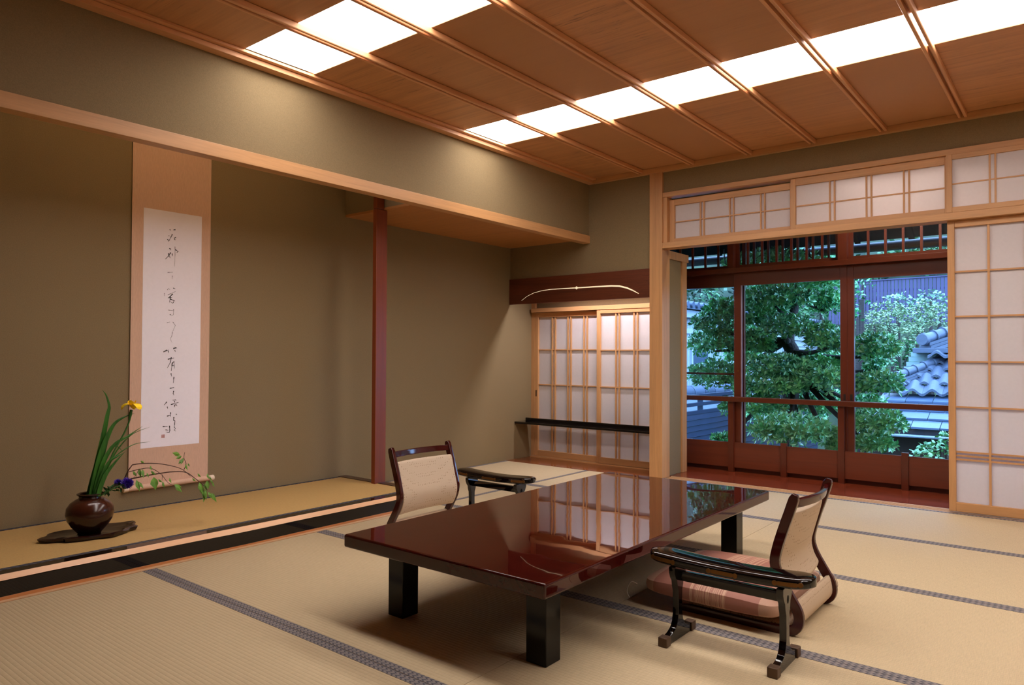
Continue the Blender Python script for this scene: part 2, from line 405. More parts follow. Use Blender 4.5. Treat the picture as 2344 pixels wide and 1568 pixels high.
# ---- shoji builder
def shoji(name, x0, x1, z0, z1, y, d, st, top, bot, vb, hb, bar=.006, yb=None, pull=None, **kw):
    """frame front at y, depth d; vb/hb = bar centres"""
    o = empty(name, ((x0 + x1) / 2, y, z0), **ST)
    for a, b_ in ((x0, x0 + st), (x1 - st, x1)): box('stile', hinoki_z, (a, b_, y, y + d, z0, z1), o, .0015, seg=1)
    box('top_rail', hinoki_x, (x0 + st, x1 - st, y, y + d, z1 - top, z1), o, .0015, seg=1)
    box('bottom_rail', hinoki_x, (x0 + st, x1 - st, y, y + d, z0, z0 + bot), o, .0015, seg=1)
    px0, px1, pz0, pz1 = x0 + st, x1 - st, z0 + bot, z1 - top
    for x in vb: box('muntin', hinoki_z, (x - bar, x + bar, y + .006, y + d - .006, pz0, pz1), o)
    for z in hb: box('muntin', hinoki_x, (px0, px1, y + .008, y + d - .006, z - bar * .8, z + bar * .8), o)
    xs = [px0]; 
    vb = sorted(vb); i = 0
    while i < len(vb):
        if i + 1 < len(vb) and vb[i + 1] - vb[i] < .05: xs.append((vb[i] + vb[i + 1]) / 2); i += 2
        else: xs.append(vb[i]); i += 1
    xs.append(px1)
    hb2 = sorted(hb); zs = [pz0]; i = 0
    while i < len(hb2):
        j = i
        while j + 1 < len(hb2) and hb2[j + 1] - hb2[j] < .05: j += 1
        zs.append((hb2[i] + hb2[j]) / 2); i = j + 1
    zs.append(pz1)
    for i in range(len(xs) - 1):
        for j in range(len(zs) - 1):
            box('paper_pane', PAPER, (xs[i], xs[i + 1], y + d - .0055, y + d - .005, zs[j], zs[j + 1]), o)
    if pull: box('pull', simple(name + '_pull', rgb(60, 36, 22), .4), (pull[0] - .006, pull[0] + .006, y - .0015, y + .004, pull[1] - .03, pull[1] + .03), o)
    return o
pr = lambda c, g=.0165: [c - g, c + g]
# nook screens
box('trim_6', hinoki_x, (-4.10, -2.715, 5.402, 5.475, 1.362, 1.400), bevel=.002, **ST)
box('trim_7', hinoki_z, (-4.123, -4.083, 5.44, 5.475, .0, 1.62), bevel=.001, **ST)
box('trim_8', hinoki_x, (-4.10, -2.715, 5.395, 5.475, .0, .012), **ST)
shoji('window_1', -4.083, -3.330, .014, 1.361, 5.440, .026, .040, .045, .052, pr(-3.868) + pr(-3.693) + pr(-3.518), [1.010, .683, .354], pull=(-4.063, .60))
shoji('window_2', -3.375, -2.640 + -.076, .014, 1.361, 5.408, .026, .036, .032, .052, pr(-3.168) + pr(-2.991), [1.005, .683, .358])
# nook shelf
sh = box('nook_shelf', BLACK, (XT, -2.718, 5.185, 5.375, .329, .347), bevel=.002, label='narrow black lacquered shelf board across the alcove shoji', cat='shelf')
box('back_lip', BLACK, (XT + .001, -2.719, 5.352, 5.374, .347, .372), sh, .002)

# ---- transom and screens in the back wall opening
box('trim_9', hinoki_x, (-2.58, XR, 5.100, 5.20, 2.199, 2.235), bevel=.002, **ST)
box('trim_10', hinoki_x, (-2.58, XR, 5.096, 5.21, 1.797, 1.842), bevel=.002, **ST)
box('trim_11', hinoki_z, (-2.58, -2.548, 5.112, 5.20, 1.842, 2.199), **ST)
shoji('window_3', -2.548, -1.575, 1.8425, 2.180, 5.150, .024, .045, .045, .032, pr(-2.278, .014) + pr(-2.046, .014) + pr(-1.815, .014), [2.004], .005)
shoji('window_4', -1.606, -.640, 1.8425, 2.197, 5.118, .024, .034, .048, .032, pr(-1.333, .015) + pr(-1.105, .015) + pr(-.885, .015), [2.004], .005)
shoji('window_5', -.664, .32, 1.8425, 2.199, 5.098, .0185, .032, .030, .032, pr(-.425, .014) + pr(-.186, .014) + pr(.05, .014), [2.018], .005)
shoji('window_6', .33, 1.30, 1.8425, 2.197, 5.118, .024, .034, .048, .032, pr(.60, .015) + pr(.83, .015) + pr(1.06, .015), [2.004], .005)
vb = [-.452, -.270, -.088, .094]
for i, x0 in enumerate((-.665, .270, 1.205)):
    x1 = min(x0 + .95, XR)
    shoji('door_%d' % (i + 1), x0, x1, .012, 1.796, 5.140 + (.03 if i % 2 else 0), .028, .038, .040, .055, [x0 + .213 + .182 * k for k in range(4) if x0 + .213 + .182 * k < x1 - .05], [1.481, 1.205, .927, .650, .375, .352, .329], .006)

# ---- outer window wall
YW = 5.86
def ob(name, n, mat, b, **kw): return box(name, mat, b, **kw)
kx0, kx1 = -3.30, XR
box('trim_12', dark_x, (kx0, kx1, 5.775, 5.93, 1.650, 1.690), bevel=.002, **ST)
box('trim_13', dark_x, (kx0, kx1, 5.80, 5.93, 2.12, 2.20), **ST)
box('wall_veranda_top', PL, (-4.4, XR + .1, 5.85, 5.92, 2.20, 2.6), **ST)
box('wall_veranda_left', PL, (-4.4, kx0, 5.85, 5.92, -.05, 2.3), **ST)
box('wall_veranda_end', PL, (-4.45, -4.3, 5.5, 5.92, -.05, 2.6), **ST)
box('veranda_ceiling', alcove_board, (-4.4, XR + .1, 5.15, 5.92, 2.42, 2.46), **ST)
box('trim_14', dark_x, (kx0, kx1, 5.84, 5.93, -.03, .03), **ST)
def gdoor(name, x0, x1, y, stL=.05, stR=.05, mun=None, z1=1.650, top=.105, edge=False):
    o = empty(name, ((x0 + x1) / 2, y, .03), **ST)
    box('stile', dark_z, (x0, x0 + stL, y, y + .032, .03, z1), o, .002, seg=1)
    box('stile', dark_z, (x1 - stR, x1, y, y + .032, .03, z1), o, .002, seg=1)
    box('top_rail', dark_x, (x0 + stL, x1 - stR, y, y + .032, z1 - top, z1), o)
    box('bottom_rail', dark_x, (x0 + stL, x1 - stR, y, y + .032, .03, .16), o)
    if mun: box('muntin', dark_x, (x0 + stL, x1 - stR, y + .006, y + .022, mun - .008, mun + .008), o)
    zz = [.16] + ([mun] if mun else []) + [z1 - top]
    for a, b_ in zip(zz, zz[1:]): box('glass_pane', GLASS, (x0 + stL, x1 - stR, y + .014, y + .017, a, b_), o)
    return o
pull_m = simple('pull_dark', rgb(30, 16, 12), .5)
g1 = gdoor('window_7', -3.10, -2.232, 5.895, mun=.806, stR=.05)
g1b = gdoor('window_8', -3.14, -2.268, 5.86, stR=.026)
g2 = gdoor('window_9', -2.294, -1.412, 5.828, stL=.060)
box('edge_strip', simple('alu', rgb(150, 140, 160), .3), (-2.2335, -2.224, 5.826, 5.835, .16, 1.545), g2)
g3 = gdoor('window_10', -1.412, -.530, 5.83, stL=.048)
g4 = gdoor('window_11', -.53, .35, 5.86); g5 = gdoor('window_12', .35, 1.23, 5.83)
for x in (-1.432, -1.384): box('pull', pull_m, (x - .008, x + .008, 5.8265, 5.831, .625, .672), g2 if x < -1.412 else g3)
MB().tube([(-2.258, 5.826, .835), (-2.258, 5.823, .835)], .007, 12).build('screw_lock', BRASS, g2)
def transom(name, x0, x1, y, bars, st=.03):
    o = empty(name, ((x0 + x1) / 2, y, 1.69), **ST)
    for a, b_ in ((x0, x0 + st), (x1 - st, x1)): box('stile', dark_z, (a, b_, y, y + .024, 1.69, 2.12), o)
    box('bottom_rail', dark_x, (x0 + st, x1 - st, y, y + .024, 1.69, 1.722), o); box('top_rail', dark_x, (x0 + st, x1 - st, y, y + .024, 2.09, 2.12), o)
    xs = [x0 + st] + sorted(bars) + [x1 - st]
    for x in bars: box('muntin', dark_z, (x - .0085, x + .0085, y + .002, y + .02, 1.722, 2.09), o)
    for a, b_ in zip(xs, xs[1:]): box('glass_pane', GLASS, (a, b_, y + .01, y + .012, 1.722, 2.09), o)
transom('window_13', -1.405, -.53, YW, [-1.271 + .1175 * k for k in range(6)])
transom('window_14', -2.290, -1.470, YW, [-1.600 - .1175 * k for k in range(6)])
transom('window_15', -2.250, -1.470, YW + .035, [-1.562 - .1175 * k for k in range(6)])
transom('window_16', -3.15, -2.335, YW, [-2.445 - .117 * k for k in range(6)])
transom('window_17', -.53, .35, YW, [-.41 + .1175 * k for k in range(6)])
for i, (a, b_) in enumerate(((-1.470, -1.405), (-2.335, -2.290))):
    box('trim_%d' % (15 + i), dark_z, (a, b_, 5.80, 5.93, 1.69, 2.20), **ST)
# wainscot railing
rl = empty('window_railing', (-1.6, 5.79, 0), label='low reddish brown wooden railing with boards below the garden window', cat='railing')
box('handrail', dark_x, (kx0, kx1, 5.752, 5.812, .582, .622), rl, .004)
for k in range(11):
    xc = -2.732 - .43 + .4285 * k
    full = (k % 2 == 0)
    box('post', dark_z, (xc - .0225, xc + .0225, 5.782, 5.822, 0, .582 if full else .268), rl, .002) if not full or True else None
    if k < 10:
        box('wainscot_board', rail_board, (xc + .0225, xc + .406, 5.800, 5.818, .036, .243), rl)

# ---- right and front walls of the room
box('wall_right', PL, (XR, XR + .1, YF - .1, 5.92, -.05, CZ + .05), **ST)
box('wall_front', darkstrip, (-4.4, XR + .1, YF - .1, YF, -.05, CZ + .05), **ST)

# ---- ceiling
ce = box('ceiling', PL, (-3.36, XR, YF, YB, 2.475, 2.52), **ST)
bx_ = [-3.195, -2.765, -2.328, -1.888, -1.447, -1.010, -.572, -.135, .302, .739, 1.176, 1.613, 2.05]
lightrows = [('near', 1.882, 2.284), ('far', 3.468, 3.888)]
segs = [(YF, 1.882), (2.284, 3.468), (3.888, YB)]
for i in range(len(bx_)):
    x0 = bx_[i] + (0 if i == 0 else 0); x1 = bx_[i + 1] if i + 1 < len(bx_) else XR
    if i == 0: x0 = -3.25
    for a, b_ in segs: box('ceiling_board', ceil_wood, (x0 + .0005, x1 - .0005, a, b_, CZ, 2.474), ce)
    if i > 0:
        for s_ in (-1, 1):
            c = bx_[i] + s_ * .0155
            box('batten', batten_wood, (c - .008, c + .008, YF, 5.085, 2.410, CZ - .001), ce, .003, seg=1)
names = ['first against', 'second from', 'third from', 'fourth from', 'fifth from', 'sixth from', 'seventh from', 'eighth from', 'ninth from', 'tenth from', 'eleventh from', 'twelfth from', 'thirteenth from']
for nm, a, b_ in lightrows:
    for i in range(len(bx_)):
        x0 = bx_[i]; x1 = bx_[i + 1] if i + 1 < len(bx_) else XR
        if i == 0: x0 = -3.182
        lab = 'glowing ceiling light panel, %s row, %s' % ('short near' if nm == 'near' else 'long far', names[i] + ' the plaster wall')
        box('ceiling_light', LAMP, (x0 + .0008, x1 - .0008, a + .001, b_ - .001, CZ + .004, 2.462), label=lab, cat='ceiling light', group='glowing panels between the ceiling battens')
# mouldings
box('trim_17', batten_wood, (-3.272, -3.213, YF, YB, 2.400, 2.425), bevel=.003, **ST)
box('trim_18', batten_wood, (-3.272, -3.185, YF, YB, 2.426, CZ - .0005), bevel=.002, **ST)
box('trim_19', hinoki_x, (-3.213, XR, 5.083, YB, 2.398, CZ - .0005), bevel=.003, **ST)

# ------------------------------------------------------------------ hanging scroll
def qx(a, b_, off): return bx(a, b_, XT + off)
ys0, ys1 = 1.766, 2.222
scr = empty('hanging_scroll', (XT, (ys0 + ys1) / 2, .205), label='tall hanging scroll with brushed calligraphy on white paper, pinkish tan silk mounting', cat='scroll')
box('silk_mount', SILK, (XT + .006, XT + .009, ys0, ys1, .20, 2.36), scr)
for a in (ys0 + .012, ys1 - .014): box('edge_line', SILK2, (XT + .0088, XT + .0096, a, a + .003, .24, 2.36), scr)
box('paper_sheet', SPAPER, (XT + .0088, XT + .0102, 1.828, 2.166, .425, 1.774), scr)
MB().tube([(XT + .019, ys0 - .005, .212), (XT + .019, ys1 + .005, .212)], .015, 20).build('bottom_roller', SILK, scr, smooth=True)
knob = simple('ivory_knob', rgb(232, 212, 188), .35)
for a, b_ in ((ys0 - .032, ys0 - .005), (ys1 + .005, ys1 + .032)):
    MB().tube([(XT + .019, a, .212), (XT + .019, b_, .212)], .0165, 20).build('roller_knob', knob, scr, bevel=.003)
S1 = [[(174, 150), (180, 168)], [(225, 160), (250, 152), (245, 164)], [(208, 218), (190, 255), (155, 322)], [(140, 285), (160, 312)], [(160, 235), (164, 246)], [(258, 262), (235, 270), (238, 296), (258, 294)],
      [(165, 415), (186, 420), (182, 440)], [(186, 470), (150, 525), (110, 563)], [(152, 480), (178, 546)], [(205, 485), (211, 520)], [(245, 388), (246, 500), (238, 664)], [(248, 430), (290, 458), (268, 472)],
      [(142, 746), (216, 742)], [(209, 790), (206, 834)], [(138, 986), (155, 968), (178, 984)], [(220, 960), (248, 974)], [(100, 1030), (98, 1072)], [(145, 1056), (252, 1008)], [(216, 1040), (152, 1100), (206, 1090)],
      [(182, 1075), (170, 1160)], [(176, 1112), (236, 1135), (214, 1172), (180, 1148)], [(150, 1265), (216, 1272)], [(226, 1250), (222, 1330), (192, 1346)], [(174, 1322), (190, 1336)], [(133, 1440), (176, 1428)], [(214, 1428), (249, 1476), (210, 1568)]]
S2 = [[(210, 0), (198, 62), (180, 92), (202, 146)], [(85, 276), (132, 246), (110, 274)], [(118, 260), (158, 248)], [(150, 262), (159, 288)], [(220, 232), (268, 218), (236, 210), (222, 226)], [(240, 253), (254, 272)],
      [(145, 376), (230, 357)], [(194, 348), (180, 420), (138, 497)], [(206, 428), (193, 537)], [(205, 434), (231, 404), (236, 506)], [(210, 462), (236, 466)], [(189, 570), (197, 612)], [(231, 618), (221, 704)],
      [(172, 777), (232, 767)], [(226, 812), (219, 850), (231, 874)], [(132, 963), (96, 1009)], [(137, 1030), (144, 1057)], [(215, 936), (225, 946)], [(240, 934), (263, 942)], [(236, 948), (240, 976)], [(188, 1002), (293, 971)],
      [(240, 1008), (238, 1036)], [(238, 1008), (262, 1004), (274, 1024)], [(134, 1161), (186, 1148)], [(184, 1108), (180, 1168)], [(258, 1132), (272, 1142)], [(75, 1305), (142, 1303)], [(168, 1293), (174, 1360), (164, 1389), (118, 1380)],
      [(114, 1350), (152, 1358)], [(229, 1173), (227, 1220), (244, 1225), (234, 1312), (251, 1335), (230, 1355), (256, 1367)]]
ink, inkl = MB(), MB()
def strokes(S, oy):
    for si, st in enumerate(S):
        P = []
        for i in range(len(st) - 1):
            for t in (0, .25, .5, .75): P.append((st[i][0] + (st[i + 1][0] - st[i][0]) * t, st[i][1] + (st[i + 1][1] - st[i][1]) * t))
        P.append(st[-1]); L = len(P)
        Q = [qx(360 + a / 6.03, oy + b_ / 6.03, .0106) for a, b_ in P]
        thin = si in (10, 12, 13, 14, 16, 17, 21, 22, 24, 25) if oy == 500 else si in (0,)
        Wd = .0011 if thin else .0021
        vs, fs = [], []
        for i, q in enumerate(Q):
            t = (Q[min(i + 1, L - 1)] - Q[max(i - 1, 0)]).normalized(); nn = Vector((0, -t.z, t.y))
            k = Wd * (1.25 - .9 * i / L) * (1.0 + .3 * math.sin(i * 2.1))
            vs += [q + nn * k, q - nn * k]
        for i in range(L - 1): fs.append((2 * i, 2 * i + 1, 2 * i + 3, 2 * i + 2))
        (inkl if thin else ink).add(vs, fs)
strokes(S1, 500); strokes(S2, 760)
ink.build('brush_writing', INK, scr, kind='stuff'); inkl.build('brush_writing', INKL, scr, kind='stuff')
a, b_ = qx(360 + 58 / 6.03, 760 + 1418 / 6.03, .0106), qx(360 + 104 / 6.03, 760 + 1460 / 6.03, .0106)
sl = MB()
for k in range(4):
    yy = a.y + (b_.y - a.y) * (k / 4 + .04)
    sl.box(XT + .0103, XT + .0106, yy, yy + (b_.y - a.y) * .16, b_.z, a.z)
for k in range(3):
    zz = b_.z + (a.z - b_.z) * (k / 2.4)
    sl.box(XT + .0103, XT + .0106, a.y, b_.y, zz, zz + (a.z - b_.z) * .14)
sl.build('seal_stamp', SEAL, scr, kind='stuff')

# ------------------------------------------------------------------ tray, vase, flowers
tc_ = Vector((-3.68, 1.425, .094))
random.seed(3)
tr = MB(); out = []; N = 44
for i in range(N):
    t = 2 * PI * i / N; rx, ry = .118, .205
    k = 1 + .09 * math.sin(3 * t + 1.1) + .06 * math.sin(7 * t + .4) + .035 * math.sin(13 * t) + random.uniform(-.02, .02)
    out.append((tc_.x + rx * k * math.cos(t), tc_.y + ry * k * math.sin(t)))
def ring(f, z): return [(tc_.x + (x - tc_.x) * f, tc_.y + (y_ - tc_.y) * f, z + .0025 * math.sin(5 * math.atan2(y_ - tc_.y, x - tc_.x) * 1)) for x, y_ in out]
def ring0(f, z): return [(tc_.x + (x - tc_.x) * f, tc_.y + (y_ - tc_.y) * f, z) for x, y_ in out]
tr.loft([ring0(.78, .0945), ring0(.97, .100), ring(1.0, .112), ring(.95, .1165), ring0(.86, .1135), ring0(.02, .1135)])
tr.build('flower_tray', TRAY, smooth=True, angle=60, label='dark glossy irregular burl wood tray under the brown vase', cat='tray')
vc = (-3.66, 1.40, .1135)
vprof = [(.0, 0), (.044, 0), (.050, .002), (.057, .010), (.077, .034), (.094, .062), (.1005, .090), (.097, .118), (.082, .141), (.060, .156), (.048, .162), (.046, .170), (.052, .176), (.0555, .179), (.0555, .183), (.050, .185), (.042, .182), (.040, .170), (.040, .10), (.0, .08)]
MB().lathe(vprof, vc, 56).build('vase', VASE, smooth=True, label='round dark brown glazed ceramic vase holding irises and branches', cat='vase')
LEAF = M('iris_leaf', rgb(38, 92, 22), .45); LEAF.p.inputs['Specular IOR Level'].default_value = .4
LEAF.col(LEAF.ramp(LEAF.noise(LEAF.coords((60, 60, 3)), 1, 3), [(.3, rgb(26, 72, 14)), (.7, rgb(56, 118, 30))])); LEAF = LEAF.m
BRL = leafmat('branch_leaf', rgb(58, 104, 22), rgb(110, 160, 48), .5, 30)
TWIG = simple('twig', rgb(70, 42, 30), .7); YEL = simple('petal_yellow', rgb(250, 212, 10), .5); PUR = simple('petal_purple', rgb(58, 22, 150), .5)
STEM = simple('flower_stem', rgb(48, 98, 30), .5)
def V(px, py, x=-3.66): return bx(px, py, x)
def spline(P, n=5):
    P = [Vector(p) for p in P]; Q = []
    for i in range(len(P) - 1):
        p0, p1, p2, p3 = P[max(i - 1, 0)], P[i], P[i + 1], P[min(i + 2, len(P) - 1)]
        for k in range(n):
            t = k / n; Q.append(.5 * ((2 * p1) + (p2 - p0) * t + (2 * p0 - 5 * p1 + 4 * p2 - p3) * t * t + (3 * p1 - p0 - 3 * p2 + p3) * t ** 3))
    Q.append(P[-1]); return Q
def blade(P, wid, nrm=Vector((1, 0, 0)), tipp=1.4, base=.75):
    Q = spline(P, 6); L = len(Q) - 1; m = MB(); rings = []
    for i, q in enumerate(Q):
        t = (Q[min(i + 1, L)] - Q[max(i - 1, 0)]).normalized(); s = t.cross(nrm).normalized()
        k = i / L; w_ = wid * (base + (1 - base) * min(1, k * 3)) * max(.02, (1 - k ** tipp)) / 2
        rings.append([q - s * w_, q + nrm * .0016, q + s * w_, q - nrm * .0006])
    return m.loft(rings)
ir = empty('yellow_iris', vc[:2] + (.28,), label='yellow iris with long green sword leaves standing in the brown vase', cat='flower')
leaves = [([(205, 1136), (222, 1060), (236, 1000), (246, 950), (250, 930), (243, 905), (234, 892)], .030, -3.67), ([(208, 1138), (228, 1050), (246, 1000), (262, 970), (284, 955), (308, 946)], .030, -3.65), ([(215, 1138), (236, 1060), (262, 1018), (290, 1000), (326, 976)], .026, -3.64),
          ([(218, 1138), (238, 1080), (252, 1055), (268, 1045), (283, 1036)], .022, -3.62), ([(200, 1136), (216, 1075), (232, 1030), (235, 1012), (233, 1003)], .020, -3.69), ([(224, 1136), (240, 1090), (262, 1060), (286, 1034)], .026, -3.61),
          ([(212, 1136), (232, 1070), (252, 1027), (262, 1021), (272, 1024), (281, 1034)], .016, -3.66), ([(206, 1138), (226, 1070), (244, 1010), (250, 985)], .034, -3.68), ([(225, 1120), (250, 1060), (300, 1020), (345, 1011)], .010, -3.72), ([(230, 1110), (262, 1040), (300, 996), (344, 977)], .010, -3.74)]
for P, wd, xx in leaves: blade([V(a, b_, xx) for a, b_ in P], wd).build('leaf', LEAF, ir, smooth=True)
MB().tube(spline([V(222, 1136, -3.64), V(252, 1052, -3.64), V(285, 990, -3.64), V(297, 960, -3.64), V(299, 938, -3.64)]), .004, 8).build('stem', STEM, ir, smooth=True)
MB().tube([V(296, 962, -3.64), V(298, 950, -3.64), V(301, 938, -3.64)], [.004, .008, .006], 10).build('spathe', STEM, ir, smooth=True)
fc = V(302, 931, -3.64)
fh = MB()
for k in range(6):
    a = 2 * PI * k / 6 + .4; up = k % 2; d = Vector((math.cos(a), math.sin(a), 0))
    if up: P = [fc, fc + d * .012 + Vector((0, 0, .016)), fc + d * .017 + Vector((0, 0, .030))]
    else: P = [fc, fc + d * .022 + Vector((0, 0, .014)), fc + d * .040 + Vector((0, 0, .004)), fc + d * .046 + Vector((0, 0, -.012))]
    Q = spline(P, 5); L = len(Q) - 1; s = Vector((-d.y, d.x, 0)); rings = []
    for i, q in enumerate(Q):
        kk = i / L; w_ = (.005 + .017 * math.sin(PI * min(1, kk * .85 + .05))) * (.6 if up else 1)
        if kk > .95: w_ *= .5
        rings.append([q - s * w_ + Vector((0, 0, .002)), q + Vector((0, 0, .0055 * math.sin(kk * 9 + k))), q + s * w_, q - Vector((0, 0, .002))])
    fh.loft(rings)
fh.build('petals', YEL, ir, smooth=True)
def pompom(px, py, x, r, n, lab):
    c = V(px, py, x); o = empty('purple_flower', (c.x, c.y, c.z), label=lab, cat='flower')
    m = MB(); random.seed(int(px))
    for i in range(n):
        z = 1 - 2 * (i + .5) / n; a = i * 2.39996; rr = math.sqrt(1 - z * z); d = Vector((rr * math.cos(a), rr * math.sin(a), z))
        rr_ = r * random.uniform(.8, 1.08); s = d.orthogonal().normalized() * r * .14; b2 = d.cross(s)
        m.add([c + d * r * .25 + s, c + d * r * .25 - s, c + d * r * .8 + b2, c + d * rr_ * 1.0, c + d * r * .8 - b2], [(0, 1, 2), (1, 3, 2), (0, 4, 1), (1, 4, 3), (0, 2, 3, 4)])
    m.build('petals', PUR, o, kind='stuff')
    MB().lathe([(0, -r * .9), (r * .35, -r * .75), (r * .5, -r * .2), (0, 0)], (c.x, c.y - r * .3, c.z), 12).build('calyx', STEM, o, smooth=True)
    MB().tube(spline([c, V(px * .5 + 232 * .5, py * .5 + 1128 * .5, x), V(225, 1138, -3.63)]), .003, 6).build('stem', STEM, o, smooth=True)
    lf = MB()
    for k in range(12):
        t = random.uniform(.2, .95); base = c.lerp(V(228, 1130, -3.63), t) + Vector((random.uniform(-.008, .008), random.uniform(-.008, .008), random.uniform(-.01, .01)))
        d = Vector((random.uniform(-1, 1), random.uniform(-.7, .7), random.uniform(-.9, .7))).normalized(); s = d.orthogonal().normalized() * .007
        e = base + d * random.uniform(.025, .042)
        lf.add([base, base.lerp(e, .5) + s, e, base.lerp(e, .5) - s, base.lerp(e, .5) + d.cross(s).normalized() * .003], [(0, 1, 4), (1, 2, 4), (2, 3, 4), (3, 0, 4)])
    lf.build('small_leaves', simple('dark_leaf', rgb(34, 74, 26), .5), o, kind='stuff')
pompom(291, 1106, -3.60, .031, 130, 'larger round purple flower beside the iris leaves in the vase')
pompom(270, 1104, -3.65, .020, 90, 'smaller half hidden purple flower left of the larger one in the vase')
br = empty('leafy_branch', vc[:2] + (.28,), label='thin arching branch with small green leaves reaching right from the vase', cat='branch')
def tw(P, r, x0, x1):
    n = len(P); Q = spline([V(a, b_, x0 + (x1 - x0) * i / (n - 1)) for i, (a, b_) in enumerate(P)], 5)
    MB().tube(Q, [r * (1 - .6 * i / len(Q)) for i in range(len(Q))], 6).build('twig', TWIG, br, smooth=True)
tw([(222, 1136), (255, 1118), (280, 1104), (292, 1080), (303, 1064)], .0048, -3.64, -3.60)
tw([(303, 1064), (325, 1061), (360, 1061), (395, 1067), (418, 1075), (436, 1090)], .0026, -3.60, -3.50)
tw([(300, 1096), (340, 1088), (370, 1083), (395, 1080), (425, 1081), (445, 1094), (460, 1106), (475, 1122)], .0032, -3.60, -3.46)
tw([(292, 1081), (320, 1074), (345, 1072), (368, 1085), (385, 1105), (400, 1112)], .0020, -3.60, -3.52)
tw([(421, 1075), (426, 1062), (421, 1048), (423, 1035)], .0020, -3.52, -3.52)
tw([(372, 1086), (371, 1100)], .0014, -3.53, -3.53); tw([(318, 1074), (311, 1088), (305, 1094)], .0014, -3.58, -3.56)
def leaf(px, py, dx, dy, L, x, wdt=.5):
    c = V(px, py, x); e = V(px + dx, py + dy, x + .012); d = (e - c).normalized(); s = Vector((.5, .2, .1)).cross(d).normalized(); n_ = d.cross(s)
    w_ = L * wdt / 2; m = MB()
    P = [c, c + d * L * .25 + s * w_ * .8, c + d * L * .5 + s * w_ - n_ * .002, c + d * L * .8 + s * w_ * .35, c + d * L, c + d * L * .8 - s * w_ * .35, c + d * L * .5 - s * w_ - n_ * .002, c + d * L * .25 - s * w_ * .8, c + d * L * .45 + n_ * .004]
    m.add(P, [(i, i + 1, 8) for i in range(7)] + [(7, 0, 8)]); m.build('leaf', BRL, br)
LV = [(318, 1072, 4, 18, .036), (312, 1098, 6, 20, .044), (330, 1060, -14, -8, .02), (326, 1074, 2, 14, .034), (345, 1078, 10, 8, .024), (352, 1092, 3, 22, .048, .8), (318, 1103, 8, 12, .03), (304, 1078, 10, 14, .026), (362, 1097, 8, 6, .02), (372, 1102, 4, 14, .026), (388, 1094, 4, 12, .022),
      (400, 1108, 14, 16, .042), (398, 1110, 20, 6, .03), (412, 1041, -20, -5, .036), (416, 1044, -14, 6, .028), (420, 1048, -5, 12, .03), (418, 1052, -10, 10, .026), (424, 1062, 6, 16, .026), (440, 1094, 8, 8, .02), (452, 1084, 10, 10, .02), (474, 1084, 4, 12, .024), (478, 1090, 8, 10, .02), (474, 1100, 2, 18, .034, .7),
      (456, 1104, 5, 20, .04, .6), (460, 1112, 6, 22, .04, .6), (464, 1122, 8, 20, .038, .6), (470, 1130, -4, 18, .034), (476, 1126, 12, 16, .034), (484, 1128, 12, 22, .042), (470, 1120, 2, 24, .04), (466, 1108, 8, 14, .03), (481, 1098, 8, 10, .022), (344, 1066, 3, 10, .02), (336, 1082, 5, 12, .02), (486, 1104, 6, 12, .02), (430, 1060, 5, 10, .016)]
random.seed(8)
for L_ in LV:
    leaf(L_[0], L_[1], L_[2], L_[3], L_[4] * 1.35, -3.60 + (L_[0] - 300) / 175 * .13 + random.uniform(-.01, .01), L_[5] if len(L_) > 5 else .46)

# ------------------------------------------------------------------ low table
tb = empty('low_table', (-1.656, 2.58, 0), label='large low reddish brown lacquered table with black square legs', cat='table')
MB().box(-2.107, -1.205, 1.657, 3.508, .255, .302).build('tabletop', TABLE, tb, bevel=.008, seg=3)
LEGM = lacquer('leg_lacquer', rgb(9, 7, 7), .14); LEGM.node_tree.nodes['Principled BSDF'].inputs['Specular IOR Level'].default_value = .28
for sx in (-2.005, -1.368):
    for yy in (1.782, 3.308): box('leg', LEGM, (sx, sx + .078, yy, yy + .078, .0, .256), tb, .004)

# ------------------------------------------------------------------ legless chair
FAB = M('chair_fabric', rgb(206, 184, 158), .75)
_v = FAB.n('TexVoronoi'); _v.inputs['Scale'].default_value = 75; FAB.l(FAB.coords((1, 1, 1), loc=(0, 0, 0)), _v.inputs['Vector']); _v.inputs['Randomness'].default_value = .25
FAB.col(FAB.mix(rgb(206, 184, 158), rgb(150, 120, 88), FAB.ramp(_v.outputs['Distance'], [(.16, (.75, .75, .75, 1)), (.26, (0, 0, 0, 1))]))); FAB.bump(FAB.noise(FAB.coords(), 500, 2), .0006); FAB = FAB.m
prof_c = [(.008, .482), (-.012, .42), (-.036, .35), (-.055, .285), (-.062, .238), (-.048, .19), (-.014, .132), (.014, .085), (.018, .050), (.004, .024), (-.03, .012), (-.10, .009), (-.25, .009), (-.42, .010)]
def sweep_ribbon(P, th, y0, y1, name, mat, parent, bulge=0.0, ny=1, ends=.6, bevel=.004, **kw):
    """profile P in the xz plane, thickness th, extruded from y0 to y1, optionally bowed in x"""
    P = [Vector((a, 0, b_)) for a, b_ in P]; P = [Vector(q) for q in spline([tuple(p) for p in P], 3)]; L = len(P) - 1
    sec = []
    for i, p in enumerate(P):
        t = (P[min(i + 1, L)] - P[max(i - 1, 0)]).normalized(); n_ = Vector((-t.z, 0, t.x)); h = th / 2 * (ends + (1 - ends) * min(1, i * .9, (L - i) * .9))
        sec.append((p + n_ * h, p - n_ * h))
    outl = [a for a, _ in sec] + [b_ for _, b_ in reversed(sec)]
    rings = []
    for k in range(ny + 1):
        yy = y0 + (y1 - y0) * k / ny; u = (2 * k / ny - 1) if ny > 1 else 1
        bb = bulge * (1 - u * u) if ny > 1 else 0
        rings.append([(q.x + bb, yy, q.z) for q in outl])
    return MB().loft(rings).build(name, mat, parent, bevel=bevel, seg=2, **kw)
